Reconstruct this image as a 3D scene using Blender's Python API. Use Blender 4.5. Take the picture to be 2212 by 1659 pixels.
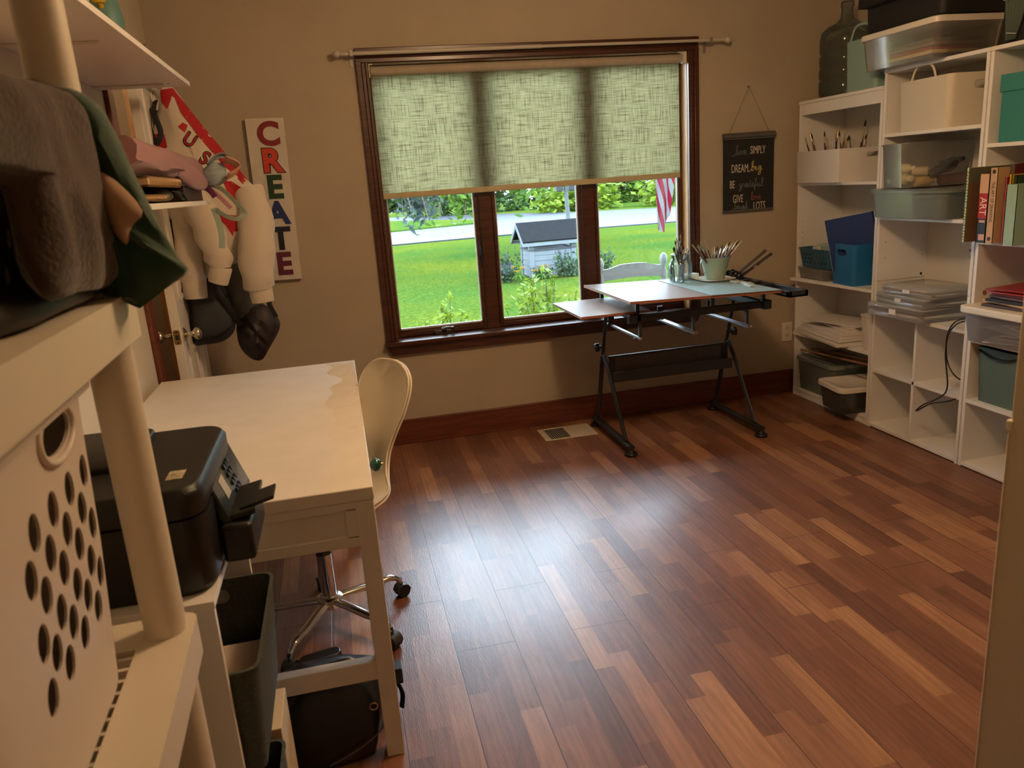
import bpy, bmesh, math, random
from mathutils import Vector, Matrix, Euler
random.seed(7)
SC = bpy.context.scene
COL = SC.collection
for _o in list(bpy.data.objects): bpy.data.objects.remove(_o)

# ------------------------------------------------------------------ camera, sky, lamps, exposure
cam_d = bpy.data.cameras.new('camera'); cam = bpy.data.objects.new('camera', cam_d); COL.objects.link(cam)
cam_d.sensor_fit = 'HORIZONTAL'; cam_d.sensor_width = 36.0; cam_d.lens = 27.149
_yaw, _pit, _rol = 0.207427, -0.257337, 0.071579
_f = Vector((math.sin(_yaw)*math.cos(_pit), math.cos(_yaw)*math.cos(_pit), math.sin(_pit)))
_r0 = Vector((math.cos(_yaw), -math.sin(_yaw), 0)); _d0 = _f.cross(_r0)
_r = _r0*math.cos(_rol) + _d0*math.sin(_rol); _dn = -_r0*math.sin(_rol) + _d0*math.cos(_rol)
_m = Matrix((_r, -_dn, -_f)).transposed().to_4x4(); _m.translation = Vector((-0.26405, -4.25, 1.41382))
cam.matrix_world = _m
cam_d.clip_start = 0.02; cam_d.clip_end = 300
cam_d.dof.use_dof = True; cam_d.dof.focus_distance = 3.6; cam_d.dof.aperture_fstop = 7.5
SC.camera = cam

world = bpy.data.worlds.new('overcast_sky'); SC.world = world; world.use_nodes = True
_n = world.node_tree.nodes; _l = world.node_tree.links
_bg = _n['Background']; _tc = _n.new('ShaderNodeTexCoord'); _sx = _n.new('ShaderNodeSeparateXYZ'); _cr = _n.new('ShaderNodeValToRGB')
_l.new(_tc.outputs['Generated'], _sx.inputs[0]); _l.new(_sx.outputs['Z'], _cr.inputs[0]); _l.new(_cr.outputs[0], _bg.inputs[0])
_e = _cr.color_ramp.elements
_e[0].position = 0.0; _e[0].color = (.26, .28, .30, 1)
_e[1].position = 1.0; _e[1].color = (.34, .41, .48, 1)
for _p, _c in ((.10, (.54, .66, .80, 1)), (.20, (.64, .81, 1.0, 1)), (.55, (.64, .81, 1.0, 1)), (.75, (.45, .52, .58, 1))):
    _q = _e.new(_p); _q.color = _c
_bg.inputs[1].default_value = 20.0

def lamp(name, kind, loc, energy, color, size=.1, rot=None, shape=None):
    d = bpy.data.lights.new(name, kind); d.energy = energy; d.color = color
    if kind == 'POINT': d.shadow_soft_size = size
    if kind == 'AREA':
        d.size = size
        if shape: d.shape = shape
    o = bpy.data.objects.new(name, d); COL.objects.link(o); o.location = loc
    if rot: o.rotation_euler = rot
    return o
lamp('ceiling_lamp', 'POINT', (.70, -2.30, 2.24), 49, (1.0, .64, .34), .13)
lamp('closet_fill', 'POINT', (-1.38, -.75, 2.1), 5, (1.0, .70, .42), .06)  # added unseen fill light, brightens the gap beside the closet door

SC.view_settings.view_transform = 'Standard'; SC.view_settings.look = 'None'
SC.view_settings.exposure = 0.22; SC.view_settings.gamma = 1.0
SC.cycles.use_denoising = True
SC.cycles.transparent_max_bounces = 24
SC.cycles.max_bounces = 10
SC.cycles.sample_clamp_indirect = 8.0

# ------------------------------------------------------------------ materials
def lin(c):
    c = c/255.0
    return c/12.92 if c <= .04045 else ((c+.055)/1.055)**2.4
def rgb(r, g, b): return (lin(r), lin(g), lin(b), 1)
MATS = {}
def M(name, col, rough=.5, metal=0.0, var=0.0, vs=12.0, bump=0.0, bs=80.0, coat=0.0, stretch=(1, 1, 1), spec=.5, trans=0.0, sheen=0.0, col2=None, detail=4):
    if name in MATS: return MATS[name]
    m = bpy.data.materials.new(name); m.use_nodes = True; MATS[name] = m
    nt = m.node_tree; p = nt.nodes['Principled BSDF']
    c = col if len(col) == 4 else (*col, 1)
    p.inputs['Base Color'].default_value = c; p.inputs['Roughness'].default_value = rough; p.inputs['Metallic'].default_value = metal
    p.inputs['Specular IOR Level'].default_value = spec
    if coat: p.inputs['Coat Weight'].default_value = coat; p.inputs['Coat Roughness'].default_value = .15
    if sheen: p.inputs['Sheen Weight'].default_value = sheen
    if trans: p.inputs['Transmission Weight'].default_value = trans
    if var or bump:
        tc = nt.nodes.new('ShaderNodeTexCoord'); mp = nt.nodes.new('ShaderNodeMapping'); mp.inputs['Scale'].default_value = stretch
        nt.links.new(tc.outputs['Object'], mp.inputs[0])
    if var:
        nz = nt.nodes.new('ShaderNodeTexNoise'); nz.inputs['Scale'].default_value = vs; nz.inputs['Detail'].default_value = detail
        nt.links.new(mp.outputs[0], nz.inputs['Vector'])
        cr = nt.nodes.new('ShaderNodeValToRGB'); e = cr.color_ramp.elements
        e[0].position = .3; e[1].position = .7
        if col2:
            e[0].color = c; e[1].color = col2 if len(col2) == 4 else (*col2, 1)
        else:
            e[0].color = (*[x*(1-var) for x in c[:3]], 1); e[1].color = (*[min(1, x*(1+var)) for x in c[:3]], 1)
        nt.links.new(nz.outputs[0], cr.inputs[0]); nt.links.new(cr.outputs[0], p.inputs['Base Color'])
    if bump:
        n2 = nt.nodes.new('ShaderNodeTexNoise'); n2.inputs['Scale'].default_value = bs; n2.inputs['Detail'].default_value = 3
        nt.links.new(mp.outputs[0], n2.inputs['Vector'])
        b = nt.nodes.new('ShaderNodeBump'); b.inputs['Strength'].default_value = bump; b.inputs['Distance'].default_value = .004
        nt.links.new(n2.outputs[0], b.inputs['Height']); nt.links.new(b.outputs[0], p.inputs['Normal'])
    return m
def clear(name, tint=(1, 1, 1), haze=.12, hcol=(.8, .82, .8), rough=.08, refl=1.0, ior=1.45):
    """thin clear pane or plastic: transparent + fresnel gloss + a little milky scatter"""
    if name in MATS: return MATS[name]
    m = bpy.data.materials.new(name); m.use_nodes = True; MATS[name] = m
    nt = m.node_tree; nt.nodes.remove(nt.nodes['Principled BSDF']); out = nt.nodes['Material Output']
    tr = nt.nodes.new('ShaderNodeBsdfTransparent'); tr.inputs[0].default_value = (*tint, 1)
    gl = nt.nodes.new('ShaderNodeBsdfGlossy'); gl.inputs['Roughness'].default_value = rough; gl.inputs[0].default_value = (refl, refl, refl, 1)
    fr = nt.nodes.new('ShaderNodeFresnel'); fr.inputs[0].default_value = ior
    mx = nt.nodes.new('ShaderNodeMixShader'); nt.links.new(fr.outputs[0], mx.inputs[0]); nt.links.new(tr.outputs[0], mx.inputs[1]); nt.links.new(gl.outputs[0], mx.inputs[2])
    res = mx
    if haze:
        df = nt.nodes.new('ShaderNodeBsdfDiffuse'); df.inputs[0].default_value = (*hcol, 1)
        tl = nt.nodes.new('ShaderNodeBsdfTranslucent'); tl.inputs[0].default_value = (*hcol, 1)
        m2 = nt.nodes.new('ShaderNodeMixShader'); m2.inputs[0].default_value = .5
        nt.links.new(df.outputs[0], m2.inputs[1]); nt.links.new(tl.outputs[0], m2.inputs[2])
        m3 = nt.nodes.new('ShaderNodeMixShader'); m3.inputs[0].default_value = haze
        nt.links.new(mx.outputs[0], m3.inputs[1]); nt.links.new(m2.outputs[0], m3.inputs[2]); res = m3
    nt.links.new(res.outputs[0], out.inputs[0])
    return m
def leafmat(name, col, col2, rough=.55, tl=.35, vs=1.5):
    if name in MATS: return MATS[name]
    m = M(name, col, rough, var=.3, vs=vs, col2=col2, spec=.08)
    nt = m.node_tree; p = nt.nodes['Principled BSDF']; out = nt.nodes['Material Output']
    t = nt.nodes.new('ShaderNodeBsdfTranslucent'); cr = [n for n in nt.nodes if n.type == 'VALTORGB'][0]
    nt.links.new(cr.outputs[0], t.inputs[0]); mx = nt.nodes.new('ShaderNodeMixShader'); mx.inputs[0].default_value = tl
    nt.links.new(p.outputs[0], mx.inputs[1]); nt.links.new(t.outputs[0], mx.inputs[2]); nt.links.new(mx.outputs[0], out.inputs[0])
    return m

# ------------------------------------------------------------------ mesh helpers
def rr(w, d, r, n=5, cx=0, cy=0):
    """rounded rectangle outline, counter-clockwise"""
    r = min(r, w/2-1e-4, d/2-1e-4); pts = []
    for (sx, sy, a0) in ((1, 1, 0), (-1, 1, 90), (-1, -1, 180), (1, -1, 270)):
        for k in range(n+1):
            a = math.radians(a0 + 90*k/n)
            pts.append((cx + sx*(w/2-r) + r*math.cos(a), cy + sy*(d/2-r) + r*math.sin(a)))
    return pts
def catmull(P, k=6, closed=False):
    P = [Vector(p) for p in P]; n = len(P); out = []
    rng = range(n if closed else n-1)
    for i in rng:
        if closed: a, b, c, d = P[(i-1) % n], P[i], P[(i+1) % n], P[(i+2) % n]
        else: a, b, c, d = P[max(i-1, 0)], P[i], P[i+1], P[min(i+2, n-1)]
        for j in range(k):
            t = j/k
            out.append(.5*((2*b) + (c-a)*t + (2*a-5*b+4*c-d)*t*t + (3*b-a-3*c+d)*t**3))
    if not closed: out.append(P[-1].copy())
    return out
class MB:
    def __init__(s): s.v = []; s.f = []
    def add(s, V, F, T=None):
        b = len(s.v)
        s.v += [tuple(T @ Vector(p)) if T is not None else tuple(p) for p in V]
        s.f += [tuple(b+i for i in f) for f in F]; return s
    def box(s, x0, x1, y0, y1, z0, z1, T=None):
        V = [(x0, y0, z0), (x1, y0, z0), (x1, y1, z0), (x0, y1, z0), (x0, y0, z1), (x1, y0, z1), (x1, y1, z1), (x0, y1, z1)]
        return s.add(V, [(0, 3, 2, 1), (4, 5, 6, 7), (0, 1, 5, 4), (1, 2, 6, 5), (2, 3, 7, 6), (3, 0, 4, 7)], T)
    def loft(s, rings, cap0=True, cap1=True, T=None, closed=True):
        n = len(rings[0]); V = [p for r in rings for p in r]; F = []
        for i in range(len(rings)-1):
            for j in range(n if closed else n-1):
                a = i*n+j; b = i*n+(j+1) % n; F.append((a, b, b+n, a+n))
        if cap0: F.append(tuple(reversed(range(n))))
        if cap1: F.append(tuple(range((len(rings)-1)*n, len(rings)*n)))
        return s.add(V, F, T)
    def prism(s, poly, z0, z1, T=None):
        return s.loft([[(x, y, z0) for x, y in poly], [(x, y, z1) for x, y in poly]], T=T)
    def rbox(s, cx, cy, z0, z1, w, d, r, n=5, T=None): return s.prism(rr(w, d, r, n, cx, cy), z0, z1, T)
    def cyl(s, p0, p1, r0, r1=None, n=14, caps=True):
        r1 = r0 if r1 is None else r1; p0 = Vector(p0); p1 = Vector(p1); z = (p1-p0).normalized()
        x = z.orthogonal().normalized(); y = z.cross(x); R = []
        for p, r in ((p0, r0), (p1, r1)):
            R.append([tuple(p + x*r*math.cos(2*math.pi*k/n) + y*r*math.sin(2*math.pi*k/n)) for k in range(n)])
        return s.loft(R, caps, caps)
    def lathe(s, prof, c=(0, 0, 0), n=24, T=None):
        R = [[(c[0]+r*math.cos(2*math.pi*k/n), c[1]+r*math.sin(2*math.pi*k/n), c[2]+z) for k in range(n)] for r, z in prof]
        return s.loft(R, True, True, T)
    def tube(s, pts, r, n=8, closed=False, flat=None):
        P = [Vector(p) for p in pts]; m = len(P); rings = []; up = None
        for i in range(m):
            a = P[(i-1) % m] if (closed or i > 0) else P[i]; b = P[(i+1) % m] if (closed or i < m-1) else P[i]
            t = (b-a)
            t = t.normalized() if t.length > 1e-9 else Vector((0, 0, 1))
            if up is None:
                up = Vector(flat) if flat is not None else t.orthogonal()
            if flat is not None: up = Vector(flat)
            x = (up - t*up.dot(t))
            x = x.normalized() if x.length > 1e-6 else t.orthogonal().normalized()
            y = t.cross(x); up = x
            q = r[i] if isinstance(r, list) else r
            ra, rb = (q if isinstance(q, (list, tuple)) else (q, q))
            rings.append([tuple(P[i] + x*ra*math.cos(2*math.pi*k/n) + y*rb*math.sin(2*math.pi*k/n)) for k in range(n)])
        if closed:
            V = [p for g in rings for p in g]; F = []
            for i in range(m):
                for j in range(n):
                    F.append((i*n+j, i*n+(j+1) % n, ((i+1) % m)*n+(j+1) % n, ((i+1) % m)*n+j))
            return s.add(V, F)
        return s.loft(rings)
    def strip(s, P, Q):
        """ribbon between two polylines"""
        n = len(P); return s.add(list(P)+list(Q), [(i, i+1, n+i+1, n+i) for i in range(n-1)])
    def grid(s, fn, nu, nv):
        V = [tuple(fn(i/nu, j/nv)) for i in range(nu+1) for j in range(nv+1)]
        F = [(i*(nv+1)+j, (i+1)*(nv+1)+j, (i+1)*(nv+1)+j+1, i*(nv+1)+j+1) for i in range(nu) for j in range(nv)]
        return s.add(V, F)
    def open_bin(s, cx, cy, z0, z1, w0, d0, w1, d1, r=.03, t=.003, lip=0.0, n=5):
        R = []
        def ring(w, d, z, rad): R.append([(x, y, z) for x, y in rr(w, d, rad, n, cx, cy)])
        ring(w0, d0, z0, r*.8); ring(w1, d1, z1-lip if lip else z1, r)
        if lip:
            ring(w1+lip*1.6, d1+lip*1.6, z1-lip, r+lip*.8); ring(w1+lip*1.6, d1+lip*1.6, z1, r+lip*.8)
        ring(w1-2*t, d1-2*t, z1, r-t); ring(w0-2*t, d0-2*t, z0+t, r*.8-t)
        return s.loft(R)
    def build(s, name, mat, parent=None, smooth=30, bevel=0.0, seg=2, solid=0.0, sub=0, off=None, T=None):
        me = bpy.data.meshes.new(name)
        o0 = Vector(off) if off is not None else (Vector(parent.get('_o', (0, 0, 0))) if parent is not None else Vector((0, 0, 0)))
        V = [Vector(p)-o0 for p in s.v]
        if T is not None: V = [T @ p for p in V]
        me.from_pydata(V, [], s.f)
        bm = bmesh.new(); bm.from_mesh(me); bmesh.ops.recalc_face_normals(bm, faces=bm.faces); bm.to_mesh(me); bm.free()
        if smooth:
            for p in me.polygons: p.use_smooth = True
            me.set_sharp_from_angle(angle=math.radians(smooth))
        me.materials.append(mat)
        o = bpy.data.objects.new(name, me); COL.objects.link(o)
        if parent is not None: o.parent = parent; o['_o'] = list(parent.get('_o', (0, 0, 0)))
        elif off is not None: o.location = off; o['_o'] = list(off)
        if bevel:
            b = o.modifiers.new('bevel', 'BEVEL'); b.width = bevel; b.segments = seg; b.limit_method = 'ANGLE'; b.angle_limit = math.radians(40); b.harden_normals = False
        if solid:
            b = o.modifiers.new('solid', 'SOLIDIFY'); b.thickness = solid; b.offset = 0
        if sub:
            b = o.modifiers.new('sub', 'SUBSURF'); b.levels = sub; b.render_levels = sub
        return o
def B(name, mat, parent, *boxes, bevel=0.0, **k):
    mb = MB()
    for b in boxes: mb.box(*b)
    return mb.build(name, mat, parent, bevel=bevel, **k)
def tag(o, label, cat, group=None):
    o['label'] = label; o['category'] = cat
    if group: o['group'] = group
    return o
def thing(name, label, cat, loc=(0, 0, 0), group=None, rot=None):
    """Empty at the thing's base; parts are given in world coordinates unless local=True was used through off"""
    o = bpy.data.objects.new(name, None); COL.objects.link(o); o.empty_display_size = .05
    o.location = loc; o['_o'] = list(loc); tag(o, label, cat, group)
    if rot: o.rotation_euler = rot
    return o
def lthing(name, label, cat, loc=(0, 0, 0), group=None, rot=None):
    """same, parts in local coordinates"""
    o = thing(name, label, cat, loc, group, rot); o['_o'] = [0, 0, 0]; return o
def struct(o, label=None):
    o['kind'] = 'structure'
    if label: o['label'] = label
    return o
def dup(root, loc, rot=None, label=None, group=None):
    r = root.copy(); COL.objects.link(r); r.location = loc
    if rot is not None: r.rotation_euler = rot
    if label: r['label'] = label
    if group: r['group'] = group
    for ch in list(root.children):
        c = ch.copy(); COL.objects.link(c); c.parent = r
        for g in list(ch.children):
            d = g.copy(); COL.objects.link(d); d.parent = c
    return r
def boolean(o, mb):
    """cut the shapes of mb out of o for good"""
    me = bpy.data.meshes.new('tmp'); me.from_pydata(mb.v, [], mb.f)
    bm = bmesh.new(); bm.from_mesh(me); bmesh.ops.recalc_face_normals(bm, faces=bm.faces); bm.to_mesh(me); bm.free()
    c = bpy.data.objects.new('tmp', me); COL.objects.link(c); c.parent = o.parent
    o0 = Vector(o.parent.get('_o', (0, 0, 0))) if o.parent is not None else Vector((0, 0, 0))
    for v in me.vertices: v.co -= o0
    m = o.modifiers.new('cut', 'BOOLEAN'); m.operation = 'DIFFERENCE'; m.object = c; m.solver = 'EXACT'
    dg = bpy.context.evaluated_depsgraph_get(); dg.update()
    par = o.parent; ev = o.evaluated_get(dg); new = bpy.data.meshes.new_from_object(ev)
    o.modifiers.clear(); old = o.data; o.data = new; new.name = old.name
    bpy.data.objects.remove(c); bpy.data.meshes.remove(me)
    for p in new.polygons: p.use_smooth = True
    new.set_sharp_from_angle(angle=math.radians(35))
    return o
def text_mesh(s, size, extrude=.001, offset=0.0, xs=1.0, align='CENTER', bevel=0.0, spacing=1.0):
    cu = bpy.data.curves.new('txt', 'FONT'); cu.body = s; cu.size = size; cu.extrude = extrude; cu.offset = offset; cu.align_x = align; cu.align_y = 'CENTER'
    cu.bevel_depth = bevel; cu.space_character = spacing; cu.resolution_u = 4
    o = bpy.data.objects.new('txt', cu); COL.objects.link(o)
    dg = bpy.context.evaluated_depsgraph_get(); dg.update()
    me = bpy.data.meshes.new_from_object(o.evaluated_get(dg))
    V = [(v.co.x*xs, v.co.y, v.co.z) for v in me.vertices]; F = [tuple(p.vertices) for p in me.polygons]
    bpy.data.objects.remove(o); bpy.data.curves.remove(cu); bpy.data.meshes.remove(me)
    return V, F
def frame(o, ex, ey):
    """matrix with local x along ex, local y along ey, origin o"""
    ex = Vector(ex).normalized(); ez = ex.cross(Vector(ey)).normalized(); ey = ez.cross(ex)
    m = Matrix((ex, ey, ez)).transposed().to_4x4(); m.translation = Vector(o); return m
# ------------------------------------------------------------------ the room
XL, XR, YF, ZC = -1.03, 2.72, -4.42, 2.44
m_wall = M('beige_wall_paint', (.44, .365, .265), .75, var=.05, vs=3, bump=.12, bs=220)
m_wall_l = M('left_wall_paint', (.60, .53, .41), .7, var=.04, vs=3, bump=.1, bs=220)  # left wall in a paler tone than the other walls
m_ceil = M('ceiling_paint', (.75, .72, .66), .9)
m_white = M('white_laminate', (.80, .78, .75), .38, var=.02, vs=4)
m_whitep = M('white_painted_wood', (.78, .74, .68), .42, var=.04, vs=9, bump=.06, bs=60)
m_dwood = M('dark_stained_wood', rgb(74, 40, 26), .32, var=.35, vs=6, stretch=(1.2, 1.2, 14), coat=.15)
m_dwood_h = M('dark_stained_wood_across', rgb(74, 40, 26), .32, var=.35, vs=6, stretch=(1.2, 8, 14), coat=.15)
m_rwood = M('red_stained_pine', rgb(104, 50, 32), .38, var=.35, vs=5, stretch=(1.0, 8, 12), coat=.1)
m_hwood = M('light_pine_jamb', rgb(196, 150, 92), .45, var=.25, vs=8, stretch=(6, 6, 1))
m_metal = M('chrome', (.75, .74, .72), .14, metal=1)
m_nickel = M('satin_nickel', (.62, .55, .45), .25, metal=1)
m_black = M('black_powder_coat', (.018, .019, .021), .42, bump=.05, bs=400)
m_blackp = M('black_plastic', (.012, .012, .013), .35)

def floor_material():
    m = bpy.data.materials.new('three_strip_laminate'); m.use_nodes = True; nt = m.node_tree; N = nt.nodes; L = nt.links; p = N['Principled BSDF']
    tc = N.new('ShaderNodeTexCoord'); mp = N.new('ShaderNodeMapping'); L.new(tc.outputs['Object'], mp.inputs[0])
    mp.inputs['Rotation'].default_value = (0, 0, math.radians(90)); mp.inputs['Location'].default_value = (.31, -.135, 0)
    st = N.new('ShaderNodeTexBrick'); st.offset = .37; st.offset_frequency = 2; st.squash = .72; st.squash_frequency = 3
    for k, v in (('Scale', 1), ('Mortar Size', 0.0), ('Bias', 0.0), ('Brick Width', .46), ('Row Height', .19/3)): st.inputs[k].default_value = v
    st.inputs['Color1'].default_value = (0, 0, 0, 1); st.inputs['Color2'].default_value = (1, 1, 1, 1); L.new(mp.outputs[0], st.inputs[0])
    ramp = N.new('ShaderNodeValToRGB'); e = ramp.color_ramp.elements
    e[0].position = 0; e[0].color = rgb(106, 66, 47); e[1].position = 1; e[1].color = rgb(168, 120, 82)
    for pos, c in ((.25, (121, 76, 54)), (.55, (132, 86, 60)), (.8, (145, 97, 68))):
        q = e.new(pos); q.color = rgb(*c)
    L.new(st.outputs['Color'], ramp.inputs[0])
    # grain running along the boards, shifted per strip
    sh = N.new('ShaderNodeVectorMath'); sh.operation = 'MULTIPLY_ADD'; L.new(st.outputs['Color'], sh.inputs[0]); sh.inputs[1].default_value = (9, 5, 3); L.new(mp.outputs[0], sh.inputs[2])
    mg = N.new('ShaderNodeMapping'); mg.inputs['Scale'].default_value = (1.6, 11, 1); L.new(sh.outputs[0], mg.inputs[0])
    nz = N.new('ShaderNodeTexNoise'); nz.inputs['Scale'].default_value = 2.2; nz.inputs['Detail'].default_value = 7; nz.inputs['Distortion'].default_value = 1.6; L.new(mg.outputs[0], nz.inputs['Vector'])
    wv = N.new('ShaderNodeTexWave'); wv.bands_direction = 'Y'; wv.inputs['Scale'].default_value = 1.3; wv.inputs['Distortion'].default_value = 9; wv.inputs['Detail'].default_value = 3; L.new(mg.outputs[0], wv.inputs['Vector'])
    g = N.new('ShaderNodeMath'); g.operation = 'MULTIPLY_ADD'; L.new(nz.outputs[0], g.inputs[0]); g.inputs[1].default_value = .9; g.inputs[2].default_value = .52
    g2 = N.new('ShaderNodeMath'); g2.operation = 'MULTIPLY_ADD'; L.new(wv.outputs['Fac'], g2.inputs[0]); g2.inputs[1].default_value = .16; g2.inputs[2].default_value = .92
    gg = N.new('ShaderNodeMath'); gg.operation = 'MULTIPLY'; L.new(g.outputs[0], gg.inputs[0]); L.new(g2.outputs[0], gg.inputs[1])
    mul = N.new('ShaderNodeMix'); mul.data_type = 'RGBA'; mul.blend_type = 'MULTIPLY'; mul.inputs[0].default_value = 1
    L.new(ramp.outputs[0], mul.inputs[6]); L.new(gg.outputs[0], mul.inputs[7])
    # joints of the 19 cm boards
    pl = N.new('ShaderNodeTexBrick'); pl.offset = .27; pl.offset_frequency = 2
    for k, v in (('Scale', 1), ('Mortar Size', .0016), ('Mortar Smooth', .4), ('Brick Width', 1.215), ('Row Height', .19)): pl.inputs[k].default_value = v
    L.new(mp.outputs[0], pl.inputs[0])
    dk = N.new('ShaderNodeMix'); dk.data_type = 'RGBA'; L.new(pl.outputs['Fac'], dk.inputs[0]); L.new(mul.outputs[2], dk.inputs[6]); dk.inputs[7].default_value = rgb(58, 28, 18)
    L.new(dk.outputs[2], p.inputs['Base Color'])
    # fine embossed grain + bowed joints
    me = N.new('ShaderNodeMapping'); me.inputs['Scale'].default_value = (14, 150, 1); L.new(mp.outputs[0], me.inputs[0])
    ne = N.new('ShaderNodeTexNoise'); ne.inputs['Scale'].default_value = 2.4; ne.inputs['Detail'].default_value = 3; L.new(me.outputs[0], ne.inputs['Vector'])
    nb = N.new('ShaderNodeTexNoise'); nb.inputs['Scale'].default_value = 3.0; L.new(mp.outputs[0], nb.inputs['Vector'])
    h = N.new('ShaderNodeMath'); h.operation = 'MULTIPLY_ADD'; L.new(pl.outputs['Fac'], h.inputs[0]); h.inputs[1].default_value = -1.2; L.new(ne.outputs[0], h.inputs[2])
    bp = N.new('ShaderNodeBump'); bp.inputs['Strength'].default_value = .28; bp.inputs['Distance'].default_value = .0022; L.new(h.outputs[0], bp.inputs['Height'])
    bp2 = N.new('ShaderNodeBump'); bp2.inputs['Strength'].default_value = .10; bp2.inputs['Distance'].default_value = .02; L.new(nb.outputs[0], bp2.inputs['Height']); L.new(bp2.outputs[0], bp.inputs['Normal'])
    L.new(bp.outputs[0], p.inputs['Normal'])
    p.inputs['Roughness'].default_value = .40; p.inputs['Specular IOR Level'].default_value = .62; p.inputs['Coat Weight'].default_value = .16; p.inputs['Coat Roughness'].default_value = .15; p.inputs['Coat Tint'].default_value = (.85, .9, 1, 1); L.new(bp.outputs[0], p.inputs['Coat Normal'])
    return m
struct(B('floor', floor_material(), None, (XL-.3, XR+.3, YF-.2, .16, -.12, 0)))
struct(B('ceiling', m_ceil, None, (XL-.3, XR+.3, YF-.2, .16, ZC, ZC+.15)))
# back wall with the window opening
WX0, WX1, WZ0, WZ1 = -.012, 1.765, .585, 2.055
struct(B('wall_back', m_wall, None, (XL-.3, WX0, 0, .16, 0, ZC), (WX1, XR+.3, 0, .16, 0, ZC), (WX0, WX1, 0, .16, 0, WZ0), (WX0, WX1, 0, .16, WZ1, ZC)))
DY0, DY1, DZ = -.90, -.085, 2.04
struct(B('wall_left', m_wall_l, None, (XL-.12, XL, YF, DY0, 0, ZC), (XL-.12, XL, DY1, .0, 0, ZC), (XL-.12, XL, DY0, DY1, DZ, ZC)))
struct(B('wall_closet', M('closet_paint', rgb(150, 112, 74), .8), None, (XL-.80, XL-.74, -1.4, .16, 0, ZC), (XL-.74, XL-.12, -1.46, -1.4, 0, ZC), (XL-.74, XL-.3, .0, .16, 0, ZC), (XL-.74, XL-.3, -1.46, .0, -.12, 0), (XL-.8, XL-.3, -1.46, .16, ZC, ZC+.1)))
struct(B('wall_right', m_wall, None, (XR, XR+.12, YF, 0, 0, ZC)))
struct(B('wall_front', m_wall, None, (XL-.12, XR+.12, YF-.12, YF, 0, ZC)))
struct(B('baseboard_back', m_rwood, None, (XL+.04, XR, -.017, 0, 0, .142), bevel=.004))
struct(B('baseboard_left', m_rwood, None, (XL, XL+.015, YF, DY0-.095, 0, .142), bevel=.004))
struct(B('baseboard_right', m_rwood, None, (XR-.015, XR, YF, -.02, 0, .142), bevel=.004))

# window: casing, sill, three sashes, mullions, panes
win = lthing('window_1', None, None, (0, 0, 0)); del win['label']; del win['category']; win['kind'] = 'structure'
def casing():
    mb = MB()
    # stepped profile: outer band proud, groove, inner band
    for x0, x1, y in ((-.060, -.032, -.024), (-.032, -.012, -.016), (-.012, .002, -.021)):
        mb.box(x0, x1, y, 0, .60, 2.045)                       # left leg
        mb.box(1.75-x1, 1.75-x0, y, 0, .60, 2.045)
    for z0, z1, y in ((2.078, 2.106, -.026), (2.058, 2.078, -.018), (2.036, 2.058, -.023)):
        mb.box(-.060, 1.81, y, 0, z0, z1)
    return mb
casing().build('casing', m_dwood, win, bevel=.003)
mb = MB(); mb.box(-.068, 1.818, -.062, .0, .578, .600); mb.box(.0, 1.75, 0, .12, .578, .600); mb.build('sill', m_dwood_h, win, bevel=.004)
mb = MB()
mb.loft([[(-.066, -.03, .578), (-.036, -.03, .521), (1.786, -.03, .521), (1.816, -.03, .578)], [(-.066, 0, .578), (-.036, 0, .521), (1.786, 0, .521), (1.816, 0, .578)]])
mb.build('apron', m_dwood_h, win, bevel=.003)
# jamb lining (pale pine where light comes through)
mb = MB(); mb.box(-.012, .004, 0, .16, .60, 2.05); mb.box(1.746, 1.765, 0, .16, .60, 2.05); mb.box(.0, 1.75, 0, .16, 2.036, 2.052); mb.build('jamb_lining', m_hwood, win)
for x in (.566, 1.167):
    B('mullion', m_dwood, win, (x-.036, x+.036, .070, .15, .60, 2.036), bevel=.003)
m_glass = clear('window_glass', (.97, .99, .97), haze=0, rough=.0)
m_gasket = M('grey_glazing_bead', (.55, .56, .55), .4)
for i, (x0, x1) in enumerate(((.004, .528), (.600, 1.127), (1.199, 1.746))):
    mb = MB()
    for a, b, c, d in ((x0, x0+.024, .62, 2.036), (x1-.024, x1, .62, 2.036)):
        mb.box(a, b, .075, .12, c, d); mb.box(a+.004, b-.004, .067, .075, c, d)
    mb.box(x0, x1, .075, .12, .600, .640); mb.box(x0, x1, .075, .12, 1.99, 2.036); mb.box(x0+.02, x1-.02, .067, .075, .604, .628)
    s = mb.build('sash', m_dwood, win, bevel=.003)
    B('pane', m_glass, s, (x0+.02, x1-.02, .098, .101, .635, 1.995))
    mb = MB(); a, b = x0+.024, x1-.024
    mb.box(a, a+.006, .082, .098, .640, 1.99); mb.box(b-.006, b, .082, .098, .640, 1.99); mb.box(a, b, .082, .098, .640, .648); mb.box(a, b, .082, .098, 1.982, 1.99)
    mb.build('glazing_bead', m_gasket, s)
mb = MB(); mb.box(.215, .325, .04, .07, .600, .622); mb.cyl((.27, .04, .616), (.27, .03, .636), .014); mb.tube([(.27, .032, .632), (.285, .026, .640), (.318, .026, .634)], .006); mb.cyl((.318, .026, .620), (.318, .026, .642), .008)
mb.build('crank_handle', M('bronze_hardware', (.10, .08, .06), .3, metal=.8), win, bevel=.002)
mb = MB(); mb.box(.514, .526, .050, .07, 1.02, 1.10); mb.tube([(.520, .05, 1.07), (.520, .034, 1.05), (.524, .032, .985)], .006); mb.build('sash_lock', m_blackp, win)

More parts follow.
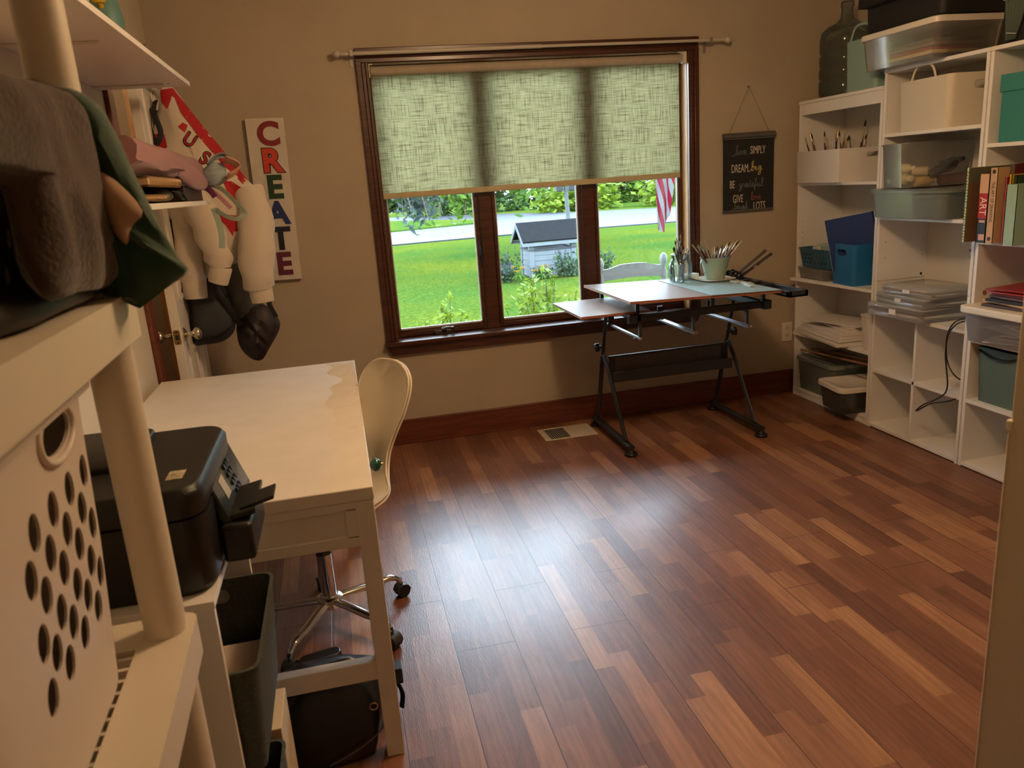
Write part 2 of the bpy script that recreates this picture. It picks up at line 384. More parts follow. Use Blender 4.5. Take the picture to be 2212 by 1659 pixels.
# closet door standing ajar on the left wall
trim = struct(B('trim_1', m_rwood, None, (XL, XL+.018, DY0-.085, DY0, 0, 2.11), (XL, XL+.018, DY0, DY1, DZ, 2.11), bevel=.004))
struct(B('trim_2', m_rwood, None, (XL, XL+.036, -.085, -.0, 0, 2.11), bevel=.004))
struct(B('trim_3', m_hwood, None, (XL-.12, XL, DY0, DY0+.012, 0, DZ), (XL-.12, XL, DY1-.012, DY1, 0, DZ), (XL-.07, XL-.045, DY0+.012, DY0+.024, 0, DZ)))
door = bpy.data.objects.new('door_1', None); COL.objects.link(door); door.location = (XL+.018, -.095, 0); door['kind'] = 'structure'; door['_o'] = [0, 0, 0]
door.rotation_euler = (0, 0, math.radians(3.4))
DW = .80
m_door = M('white_door_paint', (.74, .69, .60), .4)
mb = MB(); mb.box(0, .036, -DW, 0, .012, 2.03)
dl = mb.build('door_leaf', m_door, door, bevel=.002)
mb = MB()
for z0, z1 in ((.16, .80), (1.02, 1.90)):
    for y0, y1 in ((-.70, -.43), (-.37, -.10)):
        for (a, b, c, d) in ((y0, y1, z0, z0+.02), (y0, y1, z1-.02, z1), (y0, y0+.02, z0, z1), (y1-.02, y1, z0, z1)):
            mb.box(.034, .042, a, b, c, d)
        mb.box(.035, .039, y0+.04, y1-.04, z0+.04, z1-.04)
mb.build('door_moulding', m_door, door, bevel=.003)
kz = .885
for sx in (1, -1):
    mb = MB(); x0 = .036 if sx > 0 else 0.0
    T = frame((x0, -DW+.06, kz), (0, 1, 0), (0, 0, 1)) if sx > 0 else frame((x0, -DW+.06, kz), (0, -1, 0), (0, 0, 1))
    mb.lathe([(.030, 0), (.030, .004), (.020, .010), (.011, .014), (.010, .034), (.016, .040), (.025, .048), (.027, .058), (.022, .067), (.010, .071), (.006, .074)], n=24, T=T)
    mb.build('door_knob', m_nickel, door, smooth=50)
mb = MB(); mb.rbox(.018, kz, -.0015, .0, .026, .058, .008, T=None)
T = frame((0, -DW, 0), (1, 0, 0), (0, 0, 1))
mb = MB(); mb.rbox(.018, kz, 0, .002, .026, .060, .007, T=T); mb.build('latch_plate', M('brass_plate', rgb(150, 120, 80), .35, metal=1), door)
mb = MB(); mb.rbox(.018, kz, .002, .009, .012, .020, .002, T=T); mb.cyl((.018, -DW-.003, kz+.022), (.018, -DW, kz+.022), .004); mb.cyl((.018, -DW-.003, kz-.022), (.018, -DW, kz-.022), .004)
mb.build('latch_bolt', m_blackp, door)

# the room door, open against the camera's side of the room
d2 = bpy.data.objects.new('door_2', None); COL.objects.link(d2); d2.location = (.636, -4.2, 0); d2['kind'] = 'structure'; d2['_o'] = [0, 0, 0]
m_door2 = M('beige_door_paint', (.60, .52, .38), .5, bump=.1, bs=150)
B('door_leaf', m_door2, d2, (-.018, .018, 0, .80, .012, 2.03), bevel=.003)
B('door_edge_strip', M('edge_strip', (.66, .56, .42), .4), d2, (-.0195, .0195, .797, .8025, .012, 1.026), (-.021, .019, .793, .805, 1.028, 1.045), bevel=.003)
# ------------------------------------------------------------------ outside the window
G = -.60
def linemat_lawn():
    m = M('lawn_grass', (.060, .155, .014), 1.0, spec=0.0)
    nt = m.node_tree; p = nt.nodes['Principled BSDF']; N = nt.nodes; L = nt.links
    tc = N.new('ShaderNodeTexCoord')
    a = N.new('ShaderNodeTexNoise'); a.inputs['Scale'].default_value = 16; a.inputs['Detail'].default_value = 6; a.inputs['Roughness'].default_value = .75; L.new(tc.outputs['Object'], a.inputs['Vector'])
    b = N.new('ShaderNodeTexNoise'); b.inputs['Scale'].default_value = .35; b.inputs['Detail'].default_value = 3; L.new(tc.outputs['Object'], b.inputs['Vector'])
    ra = N.new('ShaderNodeValToRGB'); ra.color_ramp.elements[0].position = .38; ra.color_ramp.elements[0].color = (.050, .120, .024, 1); ra.color_ramp.elements[1].position = .62; ra.color_ramp.elements[1].color = (.175, .275, .060, 1)
    L.new(a.outputs[0], ra.inputs[0])
    rb = N.new('ShaderNodeValToRGB'); rb.color_ramp.elements[0].position = .35; rb.color_ramp.elements[0].color = (.75, .95, .9, 1); rb.color_ramp.elements[1].position = .65; rb.color_ramp.elements[1].color = (1.45, 1.10, .7, 1)
    L.new(b.outputs[0], rb.inputs[0])
    mx = N.new('ShaderNodeMix'); mx.data_type = 'RGBA'; mx.blend_type = 'MULTIPLY'; mx.inputs[0].default_value = 1; mx.clamp_result = False
    L.new(ra.outputs[0], mx.inputs[6]); L.new(rb.outputs[0], mx.inputs[7]); L.new(mx.outputs[2], p.inputs['Base Color'])
    bp = N.new('ShaderNodeBump'); bp.inputs['Strength'].default_value = .9; bp.inputs['Distance'].default_value = .06; L.new(a.outputs[0], bp.inputs['Height']); L.new(bp.outputs[0], p.inputs['Normal'])
    return m
m_lawn = linemat_lawn()
def lawn_z(x, y):
    return G + .05*math.sin(x*.5+1)*math.sin(y*.4)*min(1, max(0, (22-y)/10)) - .10*max(0, min(1, (y-18)/7))
mb = MB(); mb.grid(lambda u, v: (-40+120*u, .17+75*v, lawn_z(-40+120*u, .17+75*v) + (0.0 if v*75 > 27 else 0)), 60, 60)
o = mb.build('lawn', m_lawn, None, smooth=180); o['kind'] = 'structure'
m_road = M('wet_asphalt', (.052, .062, .080), .6, var=.5, vs=.5, bump=.25, bs=25, stretch=(.35, 1.6, 1), spec=.10)
def flat(name, poly, z, m, t=.25):
    mb = MB(); mb.prism(poly, z-t, z); return mb.build(name, m, None, smooth=0)
struct(flat('road', [(-40, 27.0), (1.7, 26.0), (6.0, 26.3), (13, 25.5), (60, 23), (60, 36), (18, 37), (13.6, 40.5), (10.8, 46), (4.0, 55), (-3, 62), (-40, 64), (-40, 36)], G-.05, m_road))
struct(flat('lawn_island', [(-40, 36.3), (2.3, 34.8), (6.8, 36.0), (8.3, 38.0), (7.2, 40.5), (3.0, 47.5), (-2, 52), (-40, 54)], G+.02, m_lawn))
# exterior cladding face and eave of the house

m_leaf_g = leafmat('tree_leaves_green', (.085, .21, .035), (.22, .40, .06))
m_leaf_d = leafmat('tree_leaves_deep', (.045, .12, .045), (.13, .27, .07))
m_leaf_y = leafmat('shrub_leaves_yellow_green', (.17, .33, .02), (.42, .55, .06), vs=5)
m_leaf_c = leafmat('catmint_leaves', (.055, .125, .055), (.13, .22, .11), vs=6)
m_leaf_s = leafmat('spruce_spray', (.06, .10, .09), (.14, .19, .17), vs=3)
m_bark = M('tree_bark', (.06, .045, .035), .85, bump=.5, bs=30)
def leafquad(mb, p, s, rng, flat=.3, el=1.9):
    a = rng.uniform(0, 6.283); t = rng.uniform(-flat, flat*1.5); d = Vector((math.cos(a)*math.cos(t), math.sin(a)*math.cos(t), math.sin(t)))
    n = Vector((rng.gauss(0, .5), rng.gauss(0, .5), 1)); w = d.cross(n).normalized()*s*.5; l = d*s*el*.5; p = Vector(p)
    mb.add([p-l, p+w, p+l, p-w], [(0, 1, 2, 3)])
def crown(blobs, n, s, seed, el=1.9, flat=.5, shell=.55):
    rng = random.Random(seed); mb = MB(); tot = sum(b[3]**2 for b in blobs)
    for (x, y, z, r) in blobs:
        for _ in range(int(n*r*r/tot)):
            v = Vector((rng.gauss(0, 1), rng.gauss(0, 1), rng.gauss(0, 1))).normalized()*r*(shell+(1-shell)*rng.random())*rng.choice((1, 1, 1, 1.12))
            leafquad(mb, (x+v.x, y+v.y, z+v.z*.85), s*rng.uniform(.6, 1.3), rng, flat, el)
    return mb
def hedge(label, x, y, w, h, mat, seed, n=2600, s=.32, group='bushes beyond the road'):
    t = lthing('bush', label, 'bush', (x, y, G-.25), group); rng = random.Random(seed)
    bl = [(rng.uniform(-w/2, w/2), rng.uniform(-.8, .8), rng.uniform(.3, h*.85), rng.uniform(.8, 1.5)) for _ in range(int(w*h*.55)+6)]
    bl += [(k*w/8-w/2, -.6, .5, 1.0) for k in range(9)]
    crown(bl, n, s, seed).build('foliage', mat, t, smooth=0)
    mb = MB()
    for k in range(5): mb.cyl((rng.uniform(-w/3, w/3), 0, 0), (rng.uniform(-w/3, w/3), rng.uniform(-.5, .5), h*.8), .05, .02, 6)
    mb.build('stem', m_bark, t)
hedge('dark green bush past the bend of the wet driveway', 10.6, 52, 9, 6, m_leaf_d, 1, 3600)
hedge('mid green bush behind the white garden post', 19.8, 50.5, 8, 6, m_leaf_g, 2, 3600)
hedge('bright green bush by the road behind the striped flag', 29.5, 47, 10, 6, m_leaf_g, 3, 4200)
hedge('small yellow green bush on the verge beside the garden post', 14.6, 43.5, 4, 2.0, m_leaf_y, 4, 1300, .26)
hedge('pale bush at the edge of the road behind the flag tail', 21.5, 41.5, 5, 2.0, m_leaf_y, 14, 1500, .26)
hedge('dark bush beyond the driveway at the far lawn', 2.6, 70, 8, 4.2, m_leaf_d, 5, 1800, .4)
hedge('grey green bush beyond the driveway near the casing', -8.5, 66, 8, 5, m_leaf_d, 15, 1800, .4)
for k, (x, y, w_, h_, mt) in enumerate(((-22, 78, 16, 9, m_leaf_d), (-6, 84, 16, 10, m_leaf_d), (11, 76, 15, 10, m_leaf_d), (26, 70, 15, 11, m_leaf_d), (42, 62, 16, 11, m_leaf_g))):
    hedge(('dark wood at the far end of the lawn', 'dark wood past the parked cars', 'dark wood behind the driveway bend', 'tall wood above the roadside bushes', 'green wood beyond the striped flag')[k], x, y, w_, h_, mt, 60+k, 4200, .55, 'woods on the far side of the road')
def hanging_tree(label, x, y, th, mat, sprays, seed, s, el=2.0, high=()):
    t = lthing('tree', label, 'tree', (x, y, G-.05), 'trees overhanging the lawn'); rng = random.Random(seed)
    mb = MB(); mb.cyl((0, 0, 0), (0, 0, th), .13, .07, 10)
    lf = MB()
    for (dx, dy, z0, z1, spread, n) in sprays:        # a branch leaving the trunk high up and drooping to (dx,dy,z1)
        pts = catmull([(0, 0, z0), (dx*.45, dy*.45, z0+.25), (dx*.8, dy*.8, (z0+z1)/2+.25), (dx, dy, z1)], 5)
        mb.tube(pts, [.05*(1-i/len(pts))+.008 for i in range(len(pts))], 6)
        for k in range(6):
            q = pts[int(len(pts)*(.45+.08*k))]; e = (q.x+rng.uniform(-spread, spread), q.y+rng.uniform(-.4, .4), q.z-rng.uniform(.15, .7))
            tw = catmull([q, ((q.x+e[0])/2, (q.y+e[1])/2, q.z+.02), e], 4); mb.tube(tw, .006, 4)
            for _ in range(n//6):
                i = rng.randrange(1, len(tw)); p = tw[i]
                leafquad(lf, (p.x+rng.gauss(0, .11), p.y+rng.gauss(0, .11), p.z+rng.gauss(0, .10)), s*rng.uniform(.6, 1.25), rng, .8, el)
    for (bx, by, bz, br, n) in high:
        for _ in range(n):
            v = Vector((rng.gauss(0, 1), rng.gauss(0, 1), rng.gauss(0, 1))).normalized()*br*(.5+.5*rng.random())
            leafquad(lf, (bx+v.x, by+v.y, bz+v.z*.8), s*1.5*rng.uniform(.7, 1.3), rng, .8, el)
    mb.build('trunk', m_bark, t); lf.build('foliage', mat, t, smooth=0)
hanging_tree('leafy green tree whose branches hang before the road', 4.06, 17.5, 5.2, m_leaf_g,
    [(-1.55, -.6, 3.4, 1.42, .5, 420), (-.9, -1.0, 3.2, 1.28, .5, 420), (-.35, -.6, 3.0, 1.35, .4, 300), (.55, -.8, 3.2, 1.45, .5, 330), (1.1, -.3, 3.5, 1.75, .5, 260), (2.0, .2, 3.8, 1.7, .6, 260), (3.0, .3, 4.0, 1.75, .6, 240)], 21, .13, high=[(0, 0, 5.0, 2.0, 900), (1.5, .5, 5.2, 1.6, 500)])
hanging_tree('wispy grey green tree drooping beside the lawn', 0.55, 14.0, 5.0, m_leaf_s,
    [(1.3, -.3, 3.2, 1.32, .45, 260), (1.7, .2, 3.0, 1.42, .4, 200), (.9, -.6, 3.3, 1.55, .5, 260)], 22, .10, 3.0, high=[(0, 0, 4.8, 1.8, 800)])
hanging_tree('bare twigged tree reaching over the garden well', 7.62, 19.5, 5.4, m_leaf_y,
    [(-2.3, -.5, 3.5, 1.75, .7, 90), (-1.5, -.2, 3.7, 1.55, .7, 90), (-.6, .3, 3.6, 1.9, .7, 90), (1.6, .2, 3.7, 1.8, .6, 120)], 23, .12, high=[(0, 0, 5.2, 2.0, 900)])

# wishing well
m_ww = M('white_painted_siding', (.24, .27, .30), .6, spec=.1, var=.06, vs=6)
m_shingle = M('charcoal_shingle', (.022, .024, .029), .9, spec=.05, var=.4, vs=9, stretch=(3, 9, 9), bump=.4, bs=40)
w = thing('wishing_well', 'white clapboard wishing well with a charcoal shingle roof standing on the lawn', 'well', (4.15, 12.1, G))
x0, x1, y0, y1 = 3.66, 4.68, 11.66, 12.46
mb = MB(); mb.box(x0+.03, x1-.03, y0+.03, y1-.03, G-.05, -.045)
for k in range(5):
    z = G+.0+k*.112
    for T in (None,): mb.loft([[(x0+.012, y0+.012, z), (x1-.012, y0+.012, z), (x1-.012, y1-.012, z), (x0+.012, y1-.012, z)], [(x0+.026, y0+.026, z+.11), (x1-.026, y0+.026, z+.11), (x1-.026, y1-.026, z+.11), (x0+.026, y1-.026, z+.11)]])
mb.build('clapboard_box', m_ww, w, smooth=0)
mb = MB()
for (a, b, c, d) in ((x0, x1, y0-.02, y0+.07), (x0, x1, y1-.07, y1+.02), (x0-.02, x0+.07, y0, y1), (x1-.07, x1+.02, y0, y1)): mb.box(a, b, c, d, -.05, -.022)
mb.build('rim_board', M('weathered_rim', (.05, .055, .06), .7), w)
for px in (x0+.05, x1-.05):
    for py in (y0+.05, y1-.05): B('corner_post', m_ww, w, (px-.055, px+.055, py-.055, py+.055, G-.05, .17), bevel=.006)
zr, ze = .50, .13; ym = (y0+y1)/2; ov = .16
mb = MB()
for sy in (-1, 1):
    ye = ym + sy*((y1-y0)/2+.13)
    A = Vector((x0-ov, ye, ze)); R_ = Vector((x0-ov, ym, zr)); n = Vector((0, sy*(zr-ze), abs(ye-ym))).normalized()*.035
    mb.loft([[tuple(A), tuple(R_), tuple(R_+n), tuple(A+n)], [(x1+ov, p[1], p[2]) for p in (A, R_, R_+n, A+n)]])
mb.build('shingle_roof', m_shingle, w, smooth=0)
mb = MB()
for xx in (x0-ov-.02, x1+ov-.005):
    for sy in (-1, 1):
        ye = ym+sy*((y1-y0)/2+.13)
        mb.loft([[(xx, ye, ze-.075), (xx, ye, ze+.01), (xx, ym, zr+.01), (xx, ym, zr-.085)], [(xx+.025, ye, ze-.075), (xx+.025, ye, ze+.01), (xx+.025, ym, zr+.01), (xx+.025, ym, zr-.085)]])
for sy in (-1, 1):
    ye = ym+sy*((y1-y0)/2+.115); mb.box(x0-ov, x1+ov, ye-.012, ye+.012, ze-.075, ze-.005)
for xx in (x0+.02, x1-.04): mb.loft([[(xx, y0+.02, .14), (xx, y1-.02, .14), (xx, ym, zr-.02)], [(xx+.02, y0+.02, .14), (xx+.02, y1-.02, .14), (xx+.02, ym, zr-.02)]])
mb.build('fascia_board', m_ww, w, smooth=0)
# garden post with two dark feeders
t = thing('garden_post', 'white post carrying two dark boxes behind the garden well', 'post', (7.05, 20, G-.1))
mb = MB(); mb.cyl((7.09, 20, G-.1), (7.02, 20, 1.35), .075, .06, 10); mb.build('post', m_ww, t)
mb = MB(); mb.box(6.72, 7.32, 19.97, 20.03, .96, 1.0); mb.build('crossarm', m_ww, t)
for xx in (6.80, 7.24):
    mb = MB(); mb.box(xx-.11, xx+.11, 19.88, 20.12, .99, 1.2); mb.loft([[(xx-.14, 19.84, 1.2), (xx+.14, 19.84, 1.2), (xx+.14, 20.16, 1.2), (xx-.14, 20.16, 1.2)], [(xx-.02, 19.98, 1.3), (xx+.02, 19.98, 1.3), (xx+.02, 20.02, 1.3), (xx-.02, 20.02, 1.3)]])
    mb.build('feeder_box', M('dark_feeder', (.012, .013, .016), .6), t)
# plants round the well
m_purple = leafmat('catmint_flowers', (.10, .09, .22), (.19, .18, .36), vs=8)
def catmint(x, y, w_, h, seed, label, fl):
    t = lthing('catmint', label, 'plant', (x, y, G-.02), 'catmint around the garden well'); rng = random.Random(seed); st = MB(); lf = MB(); bl = MB()
    for k in range(int(60*w_)):
        a = rng.uniform(0, 6.283); r0 = w_*.35*math.sqrt(rng.random()); bx, by = r0*math.cos(a), r0*math.sin(a)*.6
        hh = h*rng.uniform(.6, 1.05); ex, ey = bx*1.7+rng.gauss(0, .05), by*1.7+rng.gauss(0, .05)
        st.cyl((bx, by, 0), (ex, ey, hh), .004, .002, 4, False)
        for q in range(16):
            f = rng.uniform(.1, .9); leafquad(lf, (bx+(ex-bx)*f+rng.gauss(0, .035), by+(ey-by)*f+rng.gauss(0, .035), hh*f), rng.uniform(.03, .06), rng, .7, 1.5)
        if rng.random() < fl:
            for q in range(10):
                f = rng.uniform(.7, 1.08); leafquad(bl, (bx+(ex-bx)*f+rng.gauss(0, .014), by+(ey-by)*f+rng.gauss(0, .014), hh*f), rng.uniform(.018, .032), rng, 1, 1.3)
    st.build('stem', m_leaf_d, t, smooth=0); lf.build('foliage', m_leaf_c, t, smooth=0)
    if bl.v: bl.build('flower_spike', m_purple, t, smooth=0)
catmint(3.16, 11.95, .62, .66, 31, 'lavender catmint clump at the near corner of the well', .5)
catmint(3.10, 11.45, .55, .36, 32, 'low lavender catmint spilling onto the lawn', 1.0)
catmint(4.38, 11.25, .62, .60, 33, 'green catmint clump before the well clapboards', .25)
catmint(5.1, 11.35, .50, .56, 35, 'green catmint clump half hidden by the mullion', .3)
catmint(3.82, 11.32, .36, .30, 34, 'small green clump between the lilies and the well', .1)
m_lily = leafmat('lily_petals', (.55, .22, .004), (.75, .38, .01), vs=12)
def lily(x, y, label):
    t = lthing('day_lily', label, 'flower', (x, y, G-.02), 'yellow lilies beside the well'); rng = random.Random(int(x*100)); pt = MB(); lf = MB(); st = MB()
    for k in range(4):
        bx, by, bz = rng.gauss(0, .07), rng.gauss(0, .05), rng.uniform(.18, .32); st.cyl((bx*.3, by*.3, 0), (bx, by, bz), .004, .003, 5)
        for q in range(6):
            a = q*1.047+rng.random()*.3; d = Vector((math.cos(a), math.sin(a), .4)); s_ = Vector((-math.sin(a), math.cos(a), 0))*.018; p = Vector((bx, by, bz))
            pt.add([p, p+d*.035+s_, p+d*.075, p+d*.035-s_], [(0, 1, 2, 3)])
    for k in range(16):
        a = rng.uniform(0, 6.28); p = catmull([(0, 0, 0), (math.cos(a)*.06, math.sin(a)*.06, .16), (math.cos(a)*.17, math.sin(a)*.17, .10)], 4)
        lf.strip([(q.x-.008*math.sin(a), q.y+.008*math.cos(a), q.z) for q in p], [(q.x+.008*math.sin(a), q.y-.008*math.cos(a), q.z) for q in p])
    st.build('stem', m_leaf_g, t); pt.build('petal', m_lily, t, smooth=0); lf.build('leaf_blade', m_leaf_g, t, smooth=0)
lily(3.28, 11.06, 'small yellow lily clump near the catmint'); lily(3.72, 10.96, 'larger yellow lily clump before the white well')
# yellow-green shrubs under the window
def shrub(x, y, h, w_, seed, label, n=70):
    t = lthing('spirea_shrub', label, 'shrub', (x, y, G-.02), 'yellow green shrubs under the window'); rng = random.Random(seed); st = MB(); lf = MB()
    for k in range(n):
        a = rng.uniform(0, 6.283); r = w_*.5*math.sqrt(rng.random()); ex, ey = r*math.cos(a), r*math.sin(a)*.7
        hh = h*(1-.35*(r/(w_*.5))**2)*rng.uniform(.8, 1.03); p = catmull([(ex*.2, ey*.2, 0), (ex*.6, ey*.6, hh*.6), (ex, ey, hh)], 6); st.tube(p, .003, 4)
        for q in range(42):
            i = rng.randrange(3, len(p)); z = p[i]; leafquad(lf, (z.x+rng.gauss(0, .02), z.y+rng.gauss(0, .02), z.z+rng.gauss(0, .02)), rng.uniform(.022, .040), rng, .7, 2.1)
    st.build('stem', M('shrub_stem', (.03, .04, .012), .7), t, smooth=0); lf.build('foliage', m_leaf_y, t, smooth=0)
shrub(1.28, 1.55, 1.36, .95, 41, 'tall yellow green shrub under the middle pane')
shrub(0.55, 2.05, 1.12, .7, 42, 'yellow green shrub beside the first mullion', 44)
shrub(0.10, 1.5, .95, .5, 43, 'low yellow green shrub at the foot of the first pane', 20)
# patio with the white chair
struct(B('patio_slab', M('patio_stone', (.12, .12, .12), .8), None, (1.35, 3.2, .17, 1.6, G-.05, -.14)))
m_wc = M('white_garden_paint', (.30, .32, .34), .55, spec=.15)
c = thing('garden_chair', 'white turned post garden chair outside behind the drafting table', 'chair', (1.72, .8, -.14))
prof = [(.017, 0), (.022, .05), (.022, .62), (.017, .65), (.024, .67), (.024, .72), (.015, .76), (.022, .79), (.022, .83), (.024, .86), (.013, .90), (.024, .925), (.027, .95), (.022, .98), (.008, .995)]
for px in (1.478, 1.945):
    mb = MB(); mb.lathe(prof, (px, .82, -.14), 16); mb.build('back_post', m_wc, c, smooth=60)
    mb = MB(); mb.cyl((px, 1.24, -.14), (px, 1.24, .29), .020, .024, 12); mb.build('front_leg', m_wc, c)
mb = MB(); n = 24; top = []; bot = []
for i in range(n+1):
    u = i/n; x = 1.49+.445*u; b = .028*math.exp(-((u-.5)/.33)**4)*1.0; top.append((x, .775+b)); bot.append((x, .695+.012*math.sin(math.pi*u)))
poly = bot + top[::-1]
mb.loft([[(x, .808, z) for x, z in poly], [(x, .832, z) for x, z in poly]]); mb.build('crest_rail', m_wc, c)
mb = MB(); mb.box(1.48, 1.945, .81, .83, .36, .42); mb.build('lower_rail', m_wc, c, bevel=.004)
mb = MB(); mb.rbox(1.711, 1.03, .285, .315, .50, .47, .04); mb.build('seat', m_wc, c, bevel=.006)
# flag on a bracket beside the window
f = thing('flag', 'striped red and white flag hanging outside by the window edge', 'flag', (2.06, 1.15, 2.15))
mb = MB(); mb.cyl((2.02, .16, 2.02), (2.06, 1.2, 2.62), .012, None, 8); mb.build('flag_pole', m_wc, f)
mb = MB(); mb.box(1.98, 2.06, .158, .18, 1.95, 2.08); mb.build('pole_bracket', m_metal, f)
fl = bpy.data.materials.new('striped_flag_cloth'); fl.use_nodes = True; nt = fl.node_tree; p = nt.nodes['Principled BSDF']; p.inputs['Roughness'].default_value = .8
uvn = nt.nodes.new('ShaderNodeAttribute'); uvn.attribute_name = 'stripe'; rp = nt.nodes.new('ShaderNodeValToRGB'); rp.color_ramp.interpolation = 'CONSTANT'
e = rp.color_ramp.elements; e[0].position = 0; e[0].color = (.42, .014, .05, 1); e[1].position = 1/13; e[1].color = (.42, .43, .46, 1)
for k in range(2, 13): q = e.new(k/13); q.color = (.42, .014, .05, 1) if k % 2 == 0 else (.42, .43, .46, 1)
nt.links.new(uvn.outputs['Fac'], rp.inputs[0]); nt.links.new(rp.outputs[0], p.inputs['Base Color'])
tr = nt.nodes.new('ShaderNodeBsdfTranslucent'); nt.links.new(rp.outputs[0], tr.inputs[0]); mx = nt.nodes.new('ShaderNodeMixShader'); mx.inputs[0].default_value = .45
nt.links.new(p.outputs[0], mx.inputs[1]); nt.links.new(tr.outputs[0], mx.inputs[2]); nt.links.new(mx.outputs[0], nt.nodes['Material Output'].inputs[0])
nu, nv = 40, 40
def ff(u, v):
    # u across the folded cloth, v down; hangs by the hoist corner so the stripes run steeply
    w_ = .20*(1-.50*v**2.5) ; x = 2.005 + w_*u + .05*v - .025*v*u
    y = 1.15 + .030*math.sin(u*9+v*2) + .02*math.sin(u*17-v)
    z = 2.55 - 1.56*v - .06*math.sin(u*3.1)*v + .10*u*max(0, v-.75)/.25
    return (x, y, z)
mb = MB(); mb.grid(ff, nu, nv); o = mb.build('flag_cloth', fl, f, smooth=180)
at_ = o.data.attributes.new('stripe', 'FLOAT', 'POINT')
vals = []
for i in range(nu+1):
    for j in range(nv+1):
        u, v = i/nu, j/nv; vals.append(((u*.42 + (1-v)*.62)*1.45) % .923)
at_.data.foreach_set('value', vals)
# parked cars far off at the end of the driveway
def car(x, y, rz, colr, label):
    t = lthing('car', label, 'car', (x, y, G-.05), 'cars parked at the driveway', (0, 0, rz)); mb = MB()
    pr = [(-2.2, .35), (-2.2, .75), (-1.5, .9), (-.9, 1.42), (.9, 1.45), (1.7, .95), (2.2, .85), (2.2, .35)]
    mb.loft([[(a, -.85, b) for a, b in pr], [(a, .85, b) for a, b in pr]]); mb.build('body', M('car_paint_'+str(colr), colr, .3), t, bevel=.06)
    for wx in (-1.4, 1.4):
        for wy in (-.78, .78): mb = MB(); mb.cyl((wx, wy-.1, .33), (wx, wy+.1, .33), .33, None, 16); mb.build('wheel', m_blackp, t)
car(1.2, 59, .2, (.02, .022, .03), 'dark car parked on the far driveway'); car(-3.4, 61, .2, (.03, .05, .09), 'bluish car parked on the far driveway beyond the wispy tree')

OUTK = .37  # dims the outdoor view through its material colours, against the strong sky
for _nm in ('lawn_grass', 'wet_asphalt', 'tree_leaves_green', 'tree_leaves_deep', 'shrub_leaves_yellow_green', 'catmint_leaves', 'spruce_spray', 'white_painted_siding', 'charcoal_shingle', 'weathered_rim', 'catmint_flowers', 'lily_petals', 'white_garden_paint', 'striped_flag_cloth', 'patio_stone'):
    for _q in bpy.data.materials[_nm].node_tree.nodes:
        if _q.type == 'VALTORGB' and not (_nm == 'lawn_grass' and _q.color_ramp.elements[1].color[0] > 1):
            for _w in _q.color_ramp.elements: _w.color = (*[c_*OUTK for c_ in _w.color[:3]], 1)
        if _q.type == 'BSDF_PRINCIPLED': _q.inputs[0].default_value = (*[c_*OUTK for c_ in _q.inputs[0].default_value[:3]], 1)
# ------------------------------------------------------------------ blind, rod, signs
def linen():
    m = bpy.data.materials.new('linen_blind_fabric'); m.use_nodes = True; nt = m.node_tree; N = nt.nodes; L = nt.links; p = N['Principled BSDF']; out = N['Material Output']
    tc = N.new('ShaderNodeTexCoord'); fs = []
    for sc in ((9, 1, 230), (230, 1, 9)):
        mp = N.new('ShaderNodeMapping'); mp.inputs['Scale'].default_value = sc; L.new(tc.outputs['Object'], mp.inputs[0])
        nz = N.new('ShaderNodeTexNoise'); nz.inputs['Scale'].default_value = 1.0; nz.inputs['Detail'].default_value = 2.5; L.new(mp.outputs[0], nz.inputs['Vector'])
        r = N.new('ShaderNodeValToRGB'); r.color_ramp.elements[0].position = .36; r.color_ramp.elements[0].color = (.66, .66, .64, 1); r.color_ramp.elements[1].position = .52; r.color_ramp.elements[1].color = (1, 1, 1, 1); L.new(nz.outputs[0], r.inputs[0]); fs.append(r)
    mu = N.new('ShaderNodeMix'); mu.data_type = 'RGBA'; mu.blend_type = 'MULTIPLY'; mu.inputs[0].default_value = 1; L.new(fs[0].outputs[0], mu.inputs[6]); L.new(fs[1].outputs[0], mu.inputs[7])
    c1 = N.new('ShaderNodeMix'); c1.data_type = 'RGBA'; c1.blend_type = 'MULTIPLY'; c1.inputs[0].default_value = 1; c1.inputs[6].default_value = (.55, .51, .36, 1); L.new(mu.outputs[2], c1.inputs[7])
    t = N.new('ShaderNodeBsdfTranslucent'); L.new(c1.outputs[2], t.inputs[0])
    p.inputs['Base Color'].default_value = (.34, .29, .21, 1); p.inputs['Roughness'].default_value = .9
    ad = N.new('ShaderNodeMixShader'); ad.inputs[0].default_value = .80; L.new(p.outputs[0], ad.inputs[1]); L.new(t.outputs[0], ad.inputs[2]); L.new(ad.outputs[0], out.inputs[0])
    return m
m_linen = linen()
bl = thing('roller_blind', 'cream linen roller blind drawn halfway down the window', 'blind', (.86, .01, 1.99))
mb = MB(); mb.cyl((.012, .012, 1.999), (1.712, .012, 1.999), .024, None, 24); mb.build('roller', M('blind_roll_fabric', (.40, .34, .26), .85, var=.05, vs=30), bl)
mb = MB(); mb.box(.010, 1.703, .0095, .0105, 1.388, 1.99); mb.build('fabric', m_linen, bl, smooth=0)
mb = MB(); mb.box(.010, 1.703, .004, .016, 1.362, 1.392); mb.build('hem_bar', M('blind_hem', (.52, .44, .26), .7, var=.05, vs=40), bl, bevel=.004)
mb = MB(); mb.box(1.727, 1.744, -.006, .036, 1.975, 2.034); mb.box(1.70, 1.744, .0, .03, 2.028, 2.034); mb.build('bracket', M('cream_metal', (.7, .66, .52), .4), bl, bevel=.002)
mb = MB(); mb.box(.004, .010, -.002, .032, 1.97, 2.034); mb.box(.004, .026, .0, .03, 2.028, 2.034); mb.build('bracket', MATS['cream_metal'], bl, bevel=.002)
rod = thing('curtain_rod', 'thin white curtain rod above the window casing', 'curtain rod', (.9, -.06, 2.07))
m_rod = M('white_enamel_rod', (.50, .46, .38), .4)
